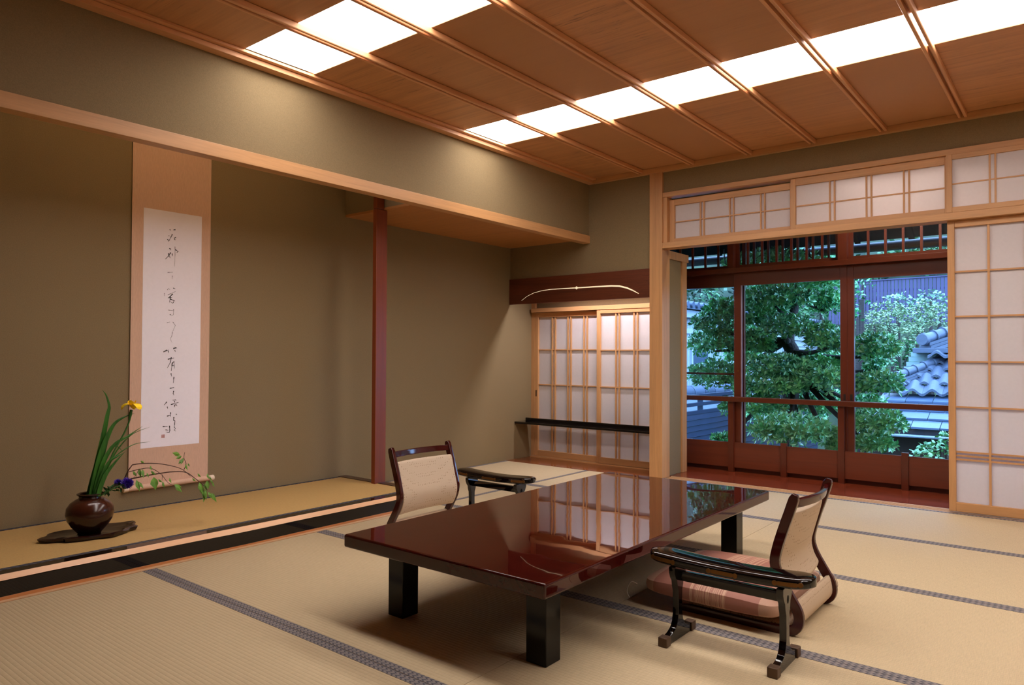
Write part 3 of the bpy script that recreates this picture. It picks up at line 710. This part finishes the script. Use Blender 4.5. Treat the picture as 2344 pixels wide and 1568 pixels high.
def make_chair(lab):
    t = empty('legless_chair', (0, 0, 0), label=lab, cat='chair', group='legless floor chairs')
    for y0 in (-.216, .194): sweep_ribbon(prof_c, .034, y0, y0 + .022, 'side_frame', CHAIRW, t)
    sweep_ribbon([(-.001, .462), (-.008, .432)], .016, -.196, .196, 'top_rail', CHAIRW, t, .030, 14, 1, .003)
    sweep_ribbon([(-.024, .412), (-.040, .35), (-.058, .285), (-.068, .238), (-.058, .19), (-.036, .152)], .026, -.196, .196, 'back_pad', FAB, t, .022, 14, .75, .006)
    sweep_ribbon([(.002, .112), (.010, .085), (.012, .050), (-.004, .028), (-.04, .022), (-.42, .022)], .016, -.196, .196, 'seat_pad', FAB, t, .0, 6, .75, .004)
    return t
ch = make_chair('legless chair right of the table, cream patterned back and dark red frame, seen from behind')
ch.location = (-.785, 2.727, 0)
ch2 = copy_tree(ch); ch2.location = (-2.742, 2.660, 0); ch2.rotation_euler = (0, 0, PI)
ch2['label'] = 'legless chair left of the table, cream dotted back pad facing the viewer'
THREAD = simple('thread', rgb(206, 190, 170), .6)
# cushion on the right chair
def cushion_mat():
    m = M('cushion_cloth', rgb(166, 112, 96), .6); t = m.n('TexCoord'); s = m.n('SeparateXYZ'); m.l(t.outputs['Object'], s.inputs[0])
    u = m.math('ADD', m.math('MULTIPLY', s.outputs['X'], 1 / .56), .5)
    pk, pl, st = rgb(166, 110, 94), rgb(196, 156, 132), rgb(208, 168, 140)
    lines = m.math('GREATER_THAN', m.noise(m.coords((330, 1, 1)), 1, 2, .6), .5)
    stripe = m.mix(pk, st, lines)
    inside = m.math('MULTIPLY', m.math('GREATER_THAN', u, .39), m.math('LESS_THAN', u, .63))
    c = m.mix(pk, stripe, inside); c = m.mix(c, pl, m.math('GREATER_THAN', u, .84)); c = m.mix(c, pl, m.math('LESS_THAN', u, .13))
    wv = m.noise(m.coords((400, 400, 400)), 1, 2); c = m.mix(c, mul(pk, .85), m.math('MULTIPLY', wv, .3))
    m.col(c); m.bump(m.noise(m.coords((9, 9, 9)), 1, 3), .006, .6); return m.m
cu = MB(); NU, NV = 28, 9
cc_ = Vector((-1.072, 2.722, .030)); hw, hy, hh = .272, .285, .112
rings = []
for sgn, order in ((-1, range(0, NV + 1)), (1, range(NV - 1, -1, -1))):
    for j in order:
        f = j / NV; rr = []
        for i in range(NU * 4):
            a = 2 * PI * i / (NU * 4); c_, s_ = math.cos(a), math.sin(a); e = .32
            X = math.copysign(abs(c_) ** e, c_); Y = math.copysign(abs(s_) ** e, s_)
            pinch = 1 - .05 * (1 - max(0, abs(abs(c_) - abs(s_)) - 0)) * 0
            g = math.sin(f * PI / 2)
            side = 1 - .05 * math.sin(2 * a) ** 2 * -1 - .05
            x_ = cc_.x + X * hw * g * side; y_ = cc_.y + Y * hy * g * side
            corner = (abs(X) * abs(Y)) ** 3 * g
            th_ = hh / 2 * (math.cos(f * PI / 2) ** .55) * (1 - .35 * corner)
            z_ = cc_.z + hh / 2 + sgn * th_
            rr.append((x_, y_, z_))
        rings.append(rr)
cuo = MB().loft(rings).build('floor_cushion', cushion_mat(), smooth=True, angle=80, label='plump pink and cream striped square cushion on the right legless chair', cat='cushion')
for cx, cy in ((-1, -1), (-1, 1), (1, -1), (1, 1)):
    p = Vector((cc_.x + cx * hw * .985, cc_.y + cy * hy * .985, cc_.z + hh / 2))
    MB().tube(spline([p, p + Vector((cx * .02, cy * .012, .006)), p + Vector((cx * .034, cy * .018, -.03)), p + Vector((cx * .026, cy * .012, -.055))]), .0012, 5).build('corner_thread', THREAD, cuo)

# ------------------------------------------------------------------ armrests
def make_arm(lab):
    t = empty('armrest', (0, 0, 0), label=lab, cat='armrest', group='black lacquered armrests')
    m = MB(); rings = []; NX = 40; Lh = .272
    for i in range(NX + 1):
        u = math.sin(PI / 2 * (-1 + 2 * i / NX)); x = u * Lh
        au = abs(u)
        w_ = .062 * math.sqrt(max(0.0, 1 - max(0, (au - .78) / .22) ** 2)) if au > .78 else .062
        w_ = max(w_, .004); z = .262 + .012 * u * u
        w_ *= 1 - .10 * (1 - u * u)
        rr = []
        for j in range(16):
            a = 2 * PI * j / 16; c_, s_ = math.cos(a), math.sin(a)
            rr.append((x, math.copysign(abs(c_) ** .45, c_) * w_, z + math.copysign(abs(s_) ** .55, s_) * .0185 * (1 - .3 * au ** 12)))
        rings.append(rr)
    m.loft(rings).build('arm_board', BLACK, t, smooth=True, angle=60)
    box('apron', BLACK, (-.185, .185, -.011, .011, .196, .228), t, .002)
    for sx in (-.178, .178):
        pr_ = []   # leg silhouette in the yz plane
        half = [(.044, .246), (.044, .226), (.036, .208), (.026, .196), (.023, .178), (.016, .160), (.0145, .12), (.0155, .085), (.022, .060), (.030, .048), (.040, .040), (.060, .032), (.094, .026), (.098, .0)]
        pr_ = [(-a, b_) for a, b_ in half] + [(a, b_) for a, b_ in reversed(half)]
        lg = MB().prism(pr_, 'x', sx - .011, sx + .011).build('leg', BLACK, t, bevel=.0025)
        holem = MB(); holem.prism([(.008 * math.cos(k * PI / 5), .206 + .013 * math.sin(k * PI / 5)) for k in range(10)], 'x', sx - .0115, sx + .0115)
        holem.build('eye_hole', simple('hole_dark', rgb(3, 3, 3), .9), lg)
        for sy in (-1, 1): box('foot_cap', CAP, (sx - .016, sx + .016, min(sy * .080, sy * .112), max(sy * .080, sy * .112), 0, .031), lg, .002, seg=1)
    def fit(xc, L_, z, dz=0, end=0):
        for sy in (-1, 1):
            o = MB(); n = 8
            for k in range(n):
                a0 = xc - L_ / 2 + L_ * k / n; a1 = a0 + L_ / n
                def ed(x):
                    u = x / .272; au = abs(u); w_ = .062 * (math.sqrt(max(0, 1 - ((au - .78) / .22) ** 2)) if au > .78 else 1) * (1 - .10 * (1 - u * u)); return w_ + .0008
                hh_ = .0062 if 0 < k < n - 1 else .0048
                z0 = .262 + .012 * (a0 / .272) ** 2; z1_ = .262 + .012 * (a1 / .272) ** 2
                o.add([(a0, sy * ed(a0), z0 - hh_), (a1, sy * ed(a1), z1_ - hh_), (a1, sy * ed(a1), z1_ + hh_), (a0, sy * ed(a0), z0 + hh_),
                       (a0, sy * (ed(a0) - .004), z0 - hh_), (a1, sy * (ed(a1) - .004), z1_ - hh_), (a1, sy * (ed(a1) - .004), z1_ + hh_), (a0, sy * (ed(a0) - .004), z0 + hh_)],
                      [(0, 1, 2, 3), (3, 2, 6, 7), (0, 4, 5, 1), (0, 3, 7, 4), (1, 5, 6, 2)])
            for e in (-1, 1):
                x_ = xc + e * L_ / 2; u = x_ / .272; y_ = sy * (ed(x_) - .001); z0 = .262 + .012 * u * u
                ang = math.atan2(sy * ed(x_ + .004) - sy * ed(x_ - .004), .008)
                o.tube([(x_, y_ - sy * .003, z0), (x_, y_ + sy * .0022, z0)], .0078, 12)
            o.build('brass_fitting', BRASS, t)
    fit(0, .088, 0); fit(-.205, .075, 0); fit(.205, .075, 0)
    return t
ar = make_arm('black lacquered armrest with brass fittings in the right foreground before the cushion')
ar.location = (-.910, 2.262, 0)
ar2 = copy_tree(ar); ar2.location = (-2.622, 3.125, 0)
ar2['label'] = 'black lacquered armrest behind the left legless chair, partly hidden by the table'
#GARDEN
# ------------------------------------------------------------------ outside: eaves, tree, buildings, hillside
def G(cx, cy): return 1560 + cx / 3.016, 540 + cy / 3.016        # a point of the window view
def P_(cx, cy, y): a, b_ = G(cx, cy); return by(a, b_, y)
dkwood = wood('eave_wood', rgb(34, 34, 42), 'y', .7, .2)
dkwood.node_tree.nodes['Principled BSDF'].inputs['Specular IOR Level'].default_value = 0
ev = empty('eaves', (-1.5, 6.4, 2.1), **ST)
MB().add([(-4.4, 5.93, 2.52), (XR, 5.93, 2.52), (XR, 7.02, 1.998), (-4.4, 7.02, 1.998), (-4.4, 5.93, 2.57), (XR, 5.93, 2.57), (XR, 7.02, 2.07), (-4.4, 7.02, 2.07)],
         [(0, 1, 2, 3), (7, 6, 5, 4), (0, 4, 5, 1), (1, 5, 6, 2), (2, 6, 7, 3), (3, 7, 4, 0)]).build('soffit', dkwood, ev)
for k in range(15):
    x = -4.2 + .43 * k
    MB().add([(x, 5.93, 2.44), (x + .045, 5.93, 2.44), (x + .045, 6.98, 1.975), (x, 6.98, 1.975), (x, 5.93, 2.52), (x + .045, 5.93, 2.52), (x + .045, 6.98, 2.035), (x, 6.98, 2.035)],
             [(0, 1, 2, 3), (7, 6, 5, 4), (0, 4, 5, 1), (1, 5, 6, 2), (2, 6, 7, 3), (3, 7, 4, 0)]).build('rafter', dkwood, ev)
gut = simple('gutter_metal', rgb(30, 32, 42), .5)
MB().tube([(-4.4, 7.06, 1.945), (XR, 7.06, 1.945)], .042, 14).build('gutter', gut, ev, smooth=True)
for cx, cy in ((295, 150), (600, 130), (880, 100)):
    p = P_(cx, cy, 6.9)
    MB().tube(spline([(p.x, 6.9, 2.03), (p.x, 6.9, p.z + .03), (p.x + .012, 6.9, p.z - .055), (p.x + .035, 6.9, p.z - .07), (p.x + .05, 6.9, p.z - .03)]), .006, 6).build('gutter_hook', gut, ev, smooth=True)

# ground and hillside
soil = M('hill_soil', rgb(34, 48, 30), .95); soil.col(soil.ramp(soil.noise(soil.coords(), 1.5, 5), [(.3, rgb(22, 34, 22)), (.7, rgb(52, 66, 40))])); soil = soil.m
hm = MB(); NX, NY = 40, 30; random.seed(5); vs = []
for j in range(NY + 1):
    for i in range(NX + 1):
        x = -16 + 26 * i / NX; yy = 5.95 + 26 * j / NY
        z = -2.6 + max(0, yy - 10.5) * .26 + max(0, yy - 17) * .9 + .25 * math.sin(x * 1.3 + yy) * (yy > 9)
        vs.append((x, yy, z))
hm.add(vs, [(j * (NX + 1) + i, j * (NX + 1) + i + 1, (j + 1) * (NX + 1) + i + 1, (j + 1) * (NX + 1) + i) for j in range(NY) for i in range(NX)])
hm.build('garden_ground', soil, smooth=True, **ST)

# leaf material and rosette for the clipped tree
TL = leafmat('tree_leaf', rgb(30, 124, 80), rgb(150, 226, 146), .34, 5); TL.node_tree.nodes['Principled BSDF'].inputs['Specular IOR Level'].default_value = 1.0
BARK = M('bark', rgb(48, 40, 36), .9); BARK.bump(BARK.noise(BARK.coords(), 40, 4), .01); BARK = BARK.m
def rosette_geo(c, up, L, n=7, rng=random):
    up = up.normalized(); a = up.orthogonal().normalized(); b_ = up.cross(a); V_ = []; F_ = []
    t0 = rng.uniform(0, 6.28)
    for k in range(n):
        t = t0 + 2 * PI * k / n + rng.uniform(-.25, .25); el = rng.uniform(.25, .85) if k < n - 2 else 1.2
        d = (a * math.cos(t) + b_ * math.sin(t)) * math.cos(el) + up * math.sin(el); s = d.cross(up); s = s.normalized() if s.length > 1e-4 else a; nn = s.cross(d)
        LL = L * rng.uniform(.8, 1.15); w_ = LL * .21; i0 = len(V_)
        V_ += [c + d * LL * .08, c + d * LL * .62 + s * w_, c + d * LL - nn * LL * .12, c + d * LL * .62 - s * w_, c + d * LL * .58 - nn * LL * .06]
        F_ += [(i0, i0 + 1, i0 + 4), (i0 + 1, i0 + 2, i0 + 4), (i0 + 2, i0 + 3, i0 + 4), (i0 + 3, i0, i0 + 4)]
    return V_, F_
pads = [(650, 455, 235, 95, 7.0), (880, 350, 240, 62, 7.5), (1010, 490, 105, 120, 7.6), (560, 330, 150, 42, 7.9), (275, 520, 95, 70, 7.0), (250, 620, 170, 90, 6.95), (225, 760, 160, 100, 7.05),
        (510, 580, 120, 85, 7.0), (725, 665, 185, 90, 6.8), (520, 765, 100, 88, 7.0), (1000, 740, 130, 110, 6.85), (1330, 800, 165, 108, 7.0), (640, 925, 250, 75, 6.8), (235, 985, 170, 98, 6.9),
        (600, 1055, 230, 80, 6.75), (950, 1010, 190, 95, 6.75), (1360, 1045, 165, 95, 6.8), (560, 1195, 150, 65, 6.75), (760, 1360, 270, 95, 6.35), (1360, 1310, 175, 120, 6.5), (1330, 1450, 120, 55, 6.4),
        (330, 1190, 50, 38, 6.8), (280, 1415, 60, 30, 6.7), (640, 200, 350, 75, 7.2), (940, 195, 160, 60, 7.3), (1070, 1480, 45, 40, 6.4), (950, 1180, 170, 60, 7.3), (1330, 900, 60, 90, 7.4), (700, 1245, 260, 70, 7.9), (960, 1150, 190, 70, 7.7), (420, 850, 110, 55, 7.4), (400, 660, 90, 80, 7.5), (1300, 1180, 110, 60, 7.4), (950, 880, 200, 50, 7.2)]
random.seed(21)
trk = P_(760, 820, 7.15)
tree = empty('garden_tree', (trk.x, 7.15, -2.4), label='dark green tree clipped into layered clouds outside the window, glossy leaves', cat='tree')
base = Vector((trk.x - .05, 7.2, -2.5))
trunk = [base, Vector((trk.x + .03, 7.2, -1.2)), Vector((trk.x - .04, 7.18, .1)), P_(770, 900, 7.15), P_(765, 800, 7.15), P_(735, 720, 7.15), P_(760, 560, 7.2), P_(790, 400, 7.3), P_(760, 240, 7.3)]
MB().tube(spline(trunk, 5), [.10 - .0016 * i for i in range(41)], 10).build('trunk', BARK, tree, smooth=True)
ros = []
for cx, cy, rx, ry, yy in pads:
    c = P_(cx, cy, yy); sc1 = (P_(cx + 100, cy, yy) - c).length / 100; A, B_, C_ = rx * sc1, rx * sc1 * .85, ry * sc1
    t_on = min(trunk[3:], key=lambda q: (q - c).length)
    mid = t_on.lerp(c, .5) - Vector((0, 0, .05))
    MB().tube(spline([t_on, mid, c - Vector((0, 0, C_ * .35))], 4), [.034 - .003 * i for i in range(9)], 7).build('branch', BARK, tree, smooth=True)
    n = int(40 + 760 * (A * B_ + A * C_ + B_ * C_) * 1.9)
    for i in range(n):
        z = random.uniform(-.38, 1); a = random.uniform(0, 2 * PI); q = math.sqrt(max(0, 1 - z * z)); d = Vector((q * math.cos(a), q * math.sin(a), z))
        k = random.uniform(.80, 1.06); p = c + Vector((d.x * A, d.y * B_, d.z * C_)) * k
        bumpy = .5 + .5 * math.sin(p.x * 17 + p.z * 9) * math.sin(p.y * 13 + p.z * 14)
        p += Vector((0, 0, .035 * bumpy))
        up = Vector((d.x / A, d.y / B_, max(-.1, d.z) / C_)).normalized() * .9 + Vector((random.uniform(-.35, .35), -.45 + random.uniform(-.3, .3), .45))
        ros.append((p, up))
    for i in range(n // 4):   # a few inside so that the pads are dense and dark within
        d = Vector((random.gauss(0, .4), random.gauss(0, .4), random.gauss(0, .35))); ros.append((c + Vector((d.x * A, d.y * B_, d.z * C_)), Vector((random.uniform(-1, 1), random.uniform(-1, 1), random.uniform(-.3, 1)))))
ros.sort(key=lambda q: q[0].y)
front = [r_ for r_ in ros if _w.dot(r_[0] - Vector((0, 0, CAMH))) > 0][:300]; rest = ros[300:]
protos = []
for k in range(4):
    V_, F_ = rosette_geo(Vector((0, 0, 0)), Vector((0, 0, 1)), .060, 7)
    me = bpy.data.meshes.new('leaf_cluster'); me.from_pydata([tuple(v) for v in V_], [], F_); me.materials.append(TL); protos.append(me)
for i, (p, up) in enumerate(front):
    o = bpy.data.objects.new('leaf_cluster', protos[i % 4]); col.objects.link(o); o.parent = tree; o.location = p - WL[tree]
    o.rotation_euler = up.to_track_quat('Z', 'Y').to_euler()
m = MB()
for p, up in rest:
    V_, F_ = rosette_geo(p, up, .056, 6); m.add(V_, F_)
o = m.build('foliage', TL, tree); o['kind'] = 'stuff'

def cloud(m, c, A, B_, C_, n, L, rng=random, low=-.6):
    for i in range(n):
        z = rng.uniform(low, 1); a = rng.uniform(0, 2 * PI); q = math.sqrt(max(0, 1 - z * z)); d = Vector((q * math.cos(a), q * math.sin(a), z)); k = rng.uniform(.72, 1.06) + .10 * math.sin(7 * a + 5 * z) 
        p = c + Vector((d.x * A, d.y * B_, d.z * C_)) * k
        e = Vector((rng.uniform(-1, 1), rng.uniform(-1, 1), rng.uniform(-.6, .5))).normalized(); s = e.cross(Vector((rng.uniform(-1, 1), rng.uniform(-1, 1), rng.uniform(.2, 1)))).normalized()
        l = L * rng.uniform(.7, 1.3)
        m.add([p, p + e * l * .5 + s * l * .28, p + e * l, p + e * l * .5 - s * l * .28], [(0, 1, 2, 3)])
def bush(name, label, blobs, mat, L, dens, gz, trunk_mat=BARK, cat='shrub', group=None):
    """blobs: (crop x, crop y, rx, ry, depth y)"""
    c0 = P_(blobs[0][0], blobs[0][1], blobs[0][4]); t = empty(name, (c0.x, c0.y, gz), label=label, cat=cat, group=group); m = MB()
    for cx, cy, rx, ry, yy in blobs:
        c = P_(cx, cy, yy); s1 = (P_(cx + 100, cy, yy) - c).length / 100; A, B_, C_ = rx * s1, rx * s1 * .7, ry * s1
        cloud(m, c, A, B_, C_, int(dens * (A * C_ + B_ * C_ + A * B_)), L)
        MB().tube(spline([(c0.x, c0.y, gz - .3), ((c.x + c0.x) / 2, c.y, (c.z + gz) / 2), (c.x, c.y, c.z)], 4), [.05 - .004 * i for i in range(9)], 6).build('stem', trunk_mat, t, smooth=True)
    o = m.build('foliage', mat, t); o['kind'] = 'stuff'
    return t
MAPLE = leafmat('maple_leaf', rgb(70, 106, 66), rgb(128, 144, 98), .5, 2.5)
SILV = leafmat('pale_leaf', rgb(84, 124, 98), rgb(136, 166, 138), .5, 2.5)
DARKL = leafmat('dark_foliage', rgb(20, 48, 30), rgb(44, 84, 44), .5, 2)
MIDL = leafmat('mid_foliage', rgb(34, 78, 44), rgb(70, 120, 60), .5, 2)
bush('maple_bush', 'pale green maple bush filling the view behind the tiled roof', [(1500, 600, 190, 130, 12.6), (1330, 620, 120, 120, 12.4), (1420, 520, 120, 80, 13.0), (1640, 560, 150, 120, 13.0), (1790, 560, 130, 120, 12.8), (1560, 700, 150, 90, 12.2)], MAPLE, .046, 2700, -1.6)
bush('silvery_shrub', 'small silvery green shrub in front of the left part of the board fence', [(1490, 440, 90, 55, 14.2)], SILV, .075, 1100, .6)
bush('silvery_shrub', 'larger silvery green shrub before the right part of the board fence', [(1720, 430, 110, 62, 14.0), (1640, 470, 70, 45, 13.8)], SILV, .075, 1100, .6)
bush('dark_shrub', 'dark green shrub between the clipped tree and the tiled roof', [(1500, 840, 160, 120, 11.6), (1400, 930, 140, 80, 11.2), (1560, 770, 90, 60, 11.8)], MIDL, .075, 900, -1.6)  # darker leaf colour than the maple bush
bush('creeper_shrub', 'bright green leafy shrub at the left end of the board fence', [(1250, 330, 80, 55, 11.5), (1235, 440, 75, 80, 11.3), (1215, 560, 50, 70, 11.2)], leafmat('creeper_leaf', rgb(40, 110, 60), rgb(86, 160, 96), .4, 3), .07, 700, -1.2)
bush('conifer', 'small mid green conical tree above the white annex roof', [(200, 420, 75, 50, 15.4), (205, 380, 45, 40, 15.4), (230, 470, 70, 30, 15.2)], MIDL, .11, 420, .2, cat='tree')
dk = [((90, 400, 150, 110, 18.5), (130, 330, 160, 80, 18.8)), ((360, 380, 140, 130, 18.2), (420, 300, 120, 80, 18.6)), ((620, 330, 190, 150, 18.5), (660, 560, 200, 120, 18.0)), ((960, 300, 200, 170, 18.8), (980, 560, 180, 130, 18.2)),
      ((1240, 250, 190, 130, 19.8), (1200, 460, 170, 130, 18.6)), ((1480, 190, 190, 130, 20.5), (1560, 120, 150, 100, 20.8)), ((1760, 190, 190, 130, 20.2), (1850, 110, 170, 100, 20.8))]
for i, bl in enumerate(dk):
    bush('hillside_tree', ['darkest bluish green tree at the far left behind the annex', 'dark tree on the hillside, second from the left, behind the conifer', 'dark tree behind the left half of the clipped tree', 'dark tree behind the right half of the clipped tree',
                           'dark tree just left of the board fence top', 'dark tree rising above the left half of the board fence', 'dark tree rising above the right end of the board fence'][i], bl, DARKL if i in (0, 1, 4) else MIDL, .16, 260, .4, cat='tree', group='trees on the hillside')
bush('maple_shrub', 'low bright green maple foliage just below the tiled eave at right', [(1790, 1470, 150, 60, 7.6), (1680, 1520, 110, 45, 7.4), (1830, 1400, 60, 60, 7.8)], leafmat('maple_near', rgb(84, 146, 90), rgb(136, 188, 126), .45, 4), .05, 3200, -1.6)

# board fence on the slope
FY = 17.0; f0 = P_(1180, 312, FY); f1 = P_(1840, 274, FY)
fm = wood('fence_board', rgb(62, 54, 84), 'z', .7, .25, vary=.3)
fe = empty('board_fence', (-2.6, FY, f0.z - .9), label='dark violet blue vertical board fence along the hillside above the shrubs', cat='fence')
xx = f0.x - .5; stp = .0705; k = 0
while xx < f1.x + .9:
    zt = f0.z + (f1.z - f0.z) * (xx - f0.x) / (f1.x - f0.x)
    box('fence_board', fm, (xx, xx + stp - .013, FY, FY + .02, zt - .95, zt - .02), fe); xx += stp; k += 1
MB().add([(f0.x - .6, FY - .02, f0.z - .01), (f1.x + 1, FY - .02, f1.z + .02), (f1.x + 1, FY + .05, f1.z + .02), (f0.x - .6, FY + .05, f0.z - .01), (f0.x - .6, FY - .02, f0.z - .035), (f1.x + 1, FY - .02, f1.z - .005), (f1.x + 1, FY + .05, f1.z - .005), (f0.x - .6, FY + .05, f0.z - .035)],
         [(0, 1, 2, 3), (7, 6, 5, 4), (0, 4, 5, 1), (1, 5, 6, 2), (2, 6, 7, 3), (3, 7, 4, 0)]).build('cap_rail', fm, fe)
for dz in (.22, .38, .6): box('cross_rail', fm, (f0.x - .6, f1.x + 1, FY + .02, FY + .05, f0.z - dz - .045, f0.z - dz), fe)

# white annex on the left
AX = -5.2
WH = M('white_siding', rgb(150, 158, 164), .6); _s = WH.n('SeparateXYZ'); WH.l(WH.coords(), _s.inputs[0])
WH.bump(WH.math('ABSOLUTE', WH.math('SINE', WH.math('MULTIPLY', _s.outputs['Y'], PI / .09))), .02, 1); WH = WH.m
WHP = simple('white_trim', rgb(160, 168, 178), .5); TILE = M('roof_tile', rgb(120, 126, 136), .35); TILE.col(TILE.mix(rgb(80, 88, 104), rgb(52, 60, 76), TILE.objrand())); TILE.bump(TILE.noise(TILE.coords(), 30, 4), .003); TILE.p.inputs['Roughness'].default_value = .5; TILE = TILE.m
an = empty('white_annex', (AX, 13, -2.5), label='white single storey annex with vertical siding and round tile ends, seen at left', cat='building')
box('siding_wall', WH, (AX - 3, AX, 8.2, 20, -2.5, 1.72), an)
box('fascia', WHP, (AX, AX + .12, 8.0, 20.2, 1.60, 1.72), an); box('belt_board', WHP, (AX, AX + .03, 8.2, 20, 1.34, 1.42), an); box('lower_belt_board', WHP, (AX, AX + .025, 8.2, 20, 1.20, 1.25), an)
box('roof_slab', TILE, (AX - 3, AX + .2, 8.0, 20.2, 1.735, 1.80), an)
for k in range(60):
    yy = 8.1 + .2 * k
    MB().tube([(AX - .6, yy, 1.84), (AX + .24, yy, 1.80)], .052, 10).build('round_tile', TILE, an, smooth=True)
DG = simple('dark_glass', rgb(60, 74, 92), .15)
for a, b_ in ((11.35, 11.95), (16.0, 16.6), (17.1, 17.9)):
    wn = box('window', WHP, (AX, AX + .03, a - .05, b_ + .05, .62, 1.18), an); box('pane', DG, (AX + .031, AX + .034, a, b_, .67, 1.13), wn)

# slatted garden wall at left
SX = -4.2; SL = wood('slat_dark', rgb(28, 34, 54), 'y', .4, .2)
sw = empty('slatted_wall', (SX, 10, -2.4), label='dark blue slatted wall with open railing top, lower left of the window view', cat='wall')
for k in range(22):
    z = -1.55 + k * .078
    MB().prism([(SX - .02, z), (SX + .018, z), (SX + .002, z + .070), (SX - .02, z + .070)], 'y', 7.6, 15).build('slat', SL, sw)
for k in range(9): box('post', SL, (SX - .05, SX - .02, 7.7 + .88 * k, 7.82 + .88 * k, -2.4, .43), sw)
for z in (.16, .27, .385): box('rail', SL, (SX - .045, SX + .01, 7.6, 15, z, z + .045), sw)
cap = empty('tiled_wall_cap', (-4.75, 10, -2.4), label='low wall with rounded grey tile capping behind the slatted wall', cat='wall')
box('wall_body', WHP, (-4.80, -4.70, 8.0, 15, -2.4, .30), cap)
for k in range(18): MB().tube([(-4.75, 8.0 + .38 * k, .40), (-4.75, 8.36 + .38 * k, .40)], .11, 12).build('cap_tile', TILE, cap, smooth=True, bevel=.01)

# tiled roofs on the right
house = empty('tiled_house', (-1.0, 10, -2.5), label='neighbouring house with blue grey tiled roofs beyond the window at right', cat='building')
SLATE = M('flat_tile', rgb(138, 148, 164), .38); SLATE.col(SLATE.mix(rgb(84, 98, 122), rgb(66, 80, 104), SLATE.objrand())); SLATE.bump(SLATE.noise(SLATE.coords(), 12, 4), .004); SLATE = SLATE.m
e0 = P_(1700, 1338, 9.3); e1 = P_(1700, 1100, 10.02); ew = .292; NR = 4
for r_ in range(NR):
    ya, yb_ = 9.3 + (10.02 - 9.3) * r_ / NR, 9.3 + (10.02 - 9.3) * (r_ + 1) / NR + .04
    za, zb = e0.z + (e1.z - e0.z) * r_ / NR, e0.z + (e1.z - e0.z) * (r_ + 1) / NR
    for k in range(13):
        x0 = -2.16 + ew * k + (.5 * ew if r_ % 2 else 0); x1 = x0 + ew - .008
        MB().add([(x0, ya, za), (x1, ya, za), (x1, yb_, zb), (x0, yb_, zb), (x0, ya, za + .022), (x1, ya, za + .022), (x1, yb_, zb + .008), (x0, yb_, zb + .008)],
                 [(0, 3, 2, 1), (4, 5, 6, 7), (0, 1, 5, 4), (1, 2, 6, 5), (2, 3, 7, 6), (3, 0, 4, 7)]).build('flat_tile', SLATE, house)
box('eave_board', simple('eave_dark', rgb(34, 32, 38), .6), (-2.2, 1.5, 9.33, 10.0, e0.z - .10, e0.z - .012), house)
MB().tube([(-2.2, 9.29, e0.z - .085), (1.5, 9.29, e0.z - .085)], .018, 8).build('eave_gutter', simple('gutter_pale', rgb(130, 142, 160), .4), house, smooth=True)
box('house_wall', simple('house_wall_dark', rgb(58, 46, 40), .9), (-2.1, 1.4, 9.75, 12.5, -2.5, e0.z - .05), house)
box('upper_wall', simple('plaster_pale', rgb(190, 206, 200), .8), (-1.55, 1.4, 10.9, 12.5, e0.z, e1.z + .75), house)
# wavy tiles
def wavy_tile(x0, ya, za, dy, dz, wd):
    m = MB(); n = 8; rings = []
    for (yy, zz, th_) in ((ya, za, .030), (ya + dy, za + dz, .012)):
        top = []; 
        for i in range(n + 1):
            u = i / n; h = .032 * math.sin(2 * PI * u - PI * .5) 
            top.append((x0 + wd * u, yy, zz + h))
        rings.append(top + [(a, b_, c_ - th_) for a, b_, c_ in reversed(top)])
    return m.loft(rings)
wz = P_(1700, 1085, 9.92).z + .02
for r_ in range(6):
    for k in range(13):
        x0 = -1.98 + r_ * .105 + .212 * k
        if x0 > 1.2: continue
        wavy_tile(x0, 9.92 + .15 * r_, wz + .085 * r_, .19, .105, .210).build('curved_tile', TILE, house, smooth=True)
# descending ridge and main ridge
def ridge(A, B_, r, n, name, endcap=True):
    A, B_ = Vector(A), Vector(B_); d = (B_ - A) / n
    for i in range(n):
        p = A + d * i; MB().tube([p, p + d * .12, p + d * .16, p + d * 1.02], [r * 1.25, r * 1.25, r, r * .96], 14).build(name, TILE, house, smooth=True, angle=40)
    s = d.cross(Vector((0, 0, 1))).normalized()
    for j in range(3):
        w_ = r * (1.15 + .3 * j); z0 = -r * (.75 + .62 * (j + 1)); z1 = -r * (.75 + .62 * j) - .004
        q = []
        for P in (A + d * .1, B_):
            q += [P + s * w_ + Vector((0, 0, z0)), P - s * w_ + Vector((0, 0, z0)), P - s * w_ + Vector((0, 0, z1)), P + s * w_ + Vector((0, 0, z1))]
        MB().add(q, [(0, 1, 2, 3), (7, 6, 5, 4), (0, 4, 5, 1), (1, 5, 6, 2), (2, 6, 7, 3), (3, 7, 4, 0)]).build('ridge_course', TILE, house)
ridge(P_(1425, 990, 9.95), P_(1960, 790, 10.95), .050, 9, 'ridge_tile')
ridge(P_(1675, 712, 10.6), P_(2050, 590, 11.3), .066, 6, 'ridge_tile')
q = P_(1675, 716, 10.58)
MB().tube([q, q + Vector((-.02, -.05, 0))], [.078, .078], 18).build('ridge_end', TILE, house, bevel=.008)
a0, a1 = P_(1600, 785, 10.55), P_(1980, 770, 10.55)
box('verge_course', TILE, (a0.x, a1.x, 10.5, 10.9, a0.z - .045, a0.z + .02), house, .006)
for k in range(5):
    wavy_tile(a0.x + .18 + .2 * k, 10.42, a0.z - .05, .3, .06, .2).build('curved_tile', TILE, house, smooth=True)
PB = simple('gable_board', rgb(134, 158, 158), .6)
for k in range(4):
    za = P_(1600, 935 - 33 * k, 10.75).z; zb = P_(1600, 935 - 33 * (k + 1), 10.75).z
    xa = P_(1535 + 17 * k, 900, 10.75).x
    box('gable_board', PB, (xa, 1.0, 10.75 - .004 * k, 10.78, za + .003, zb), house)
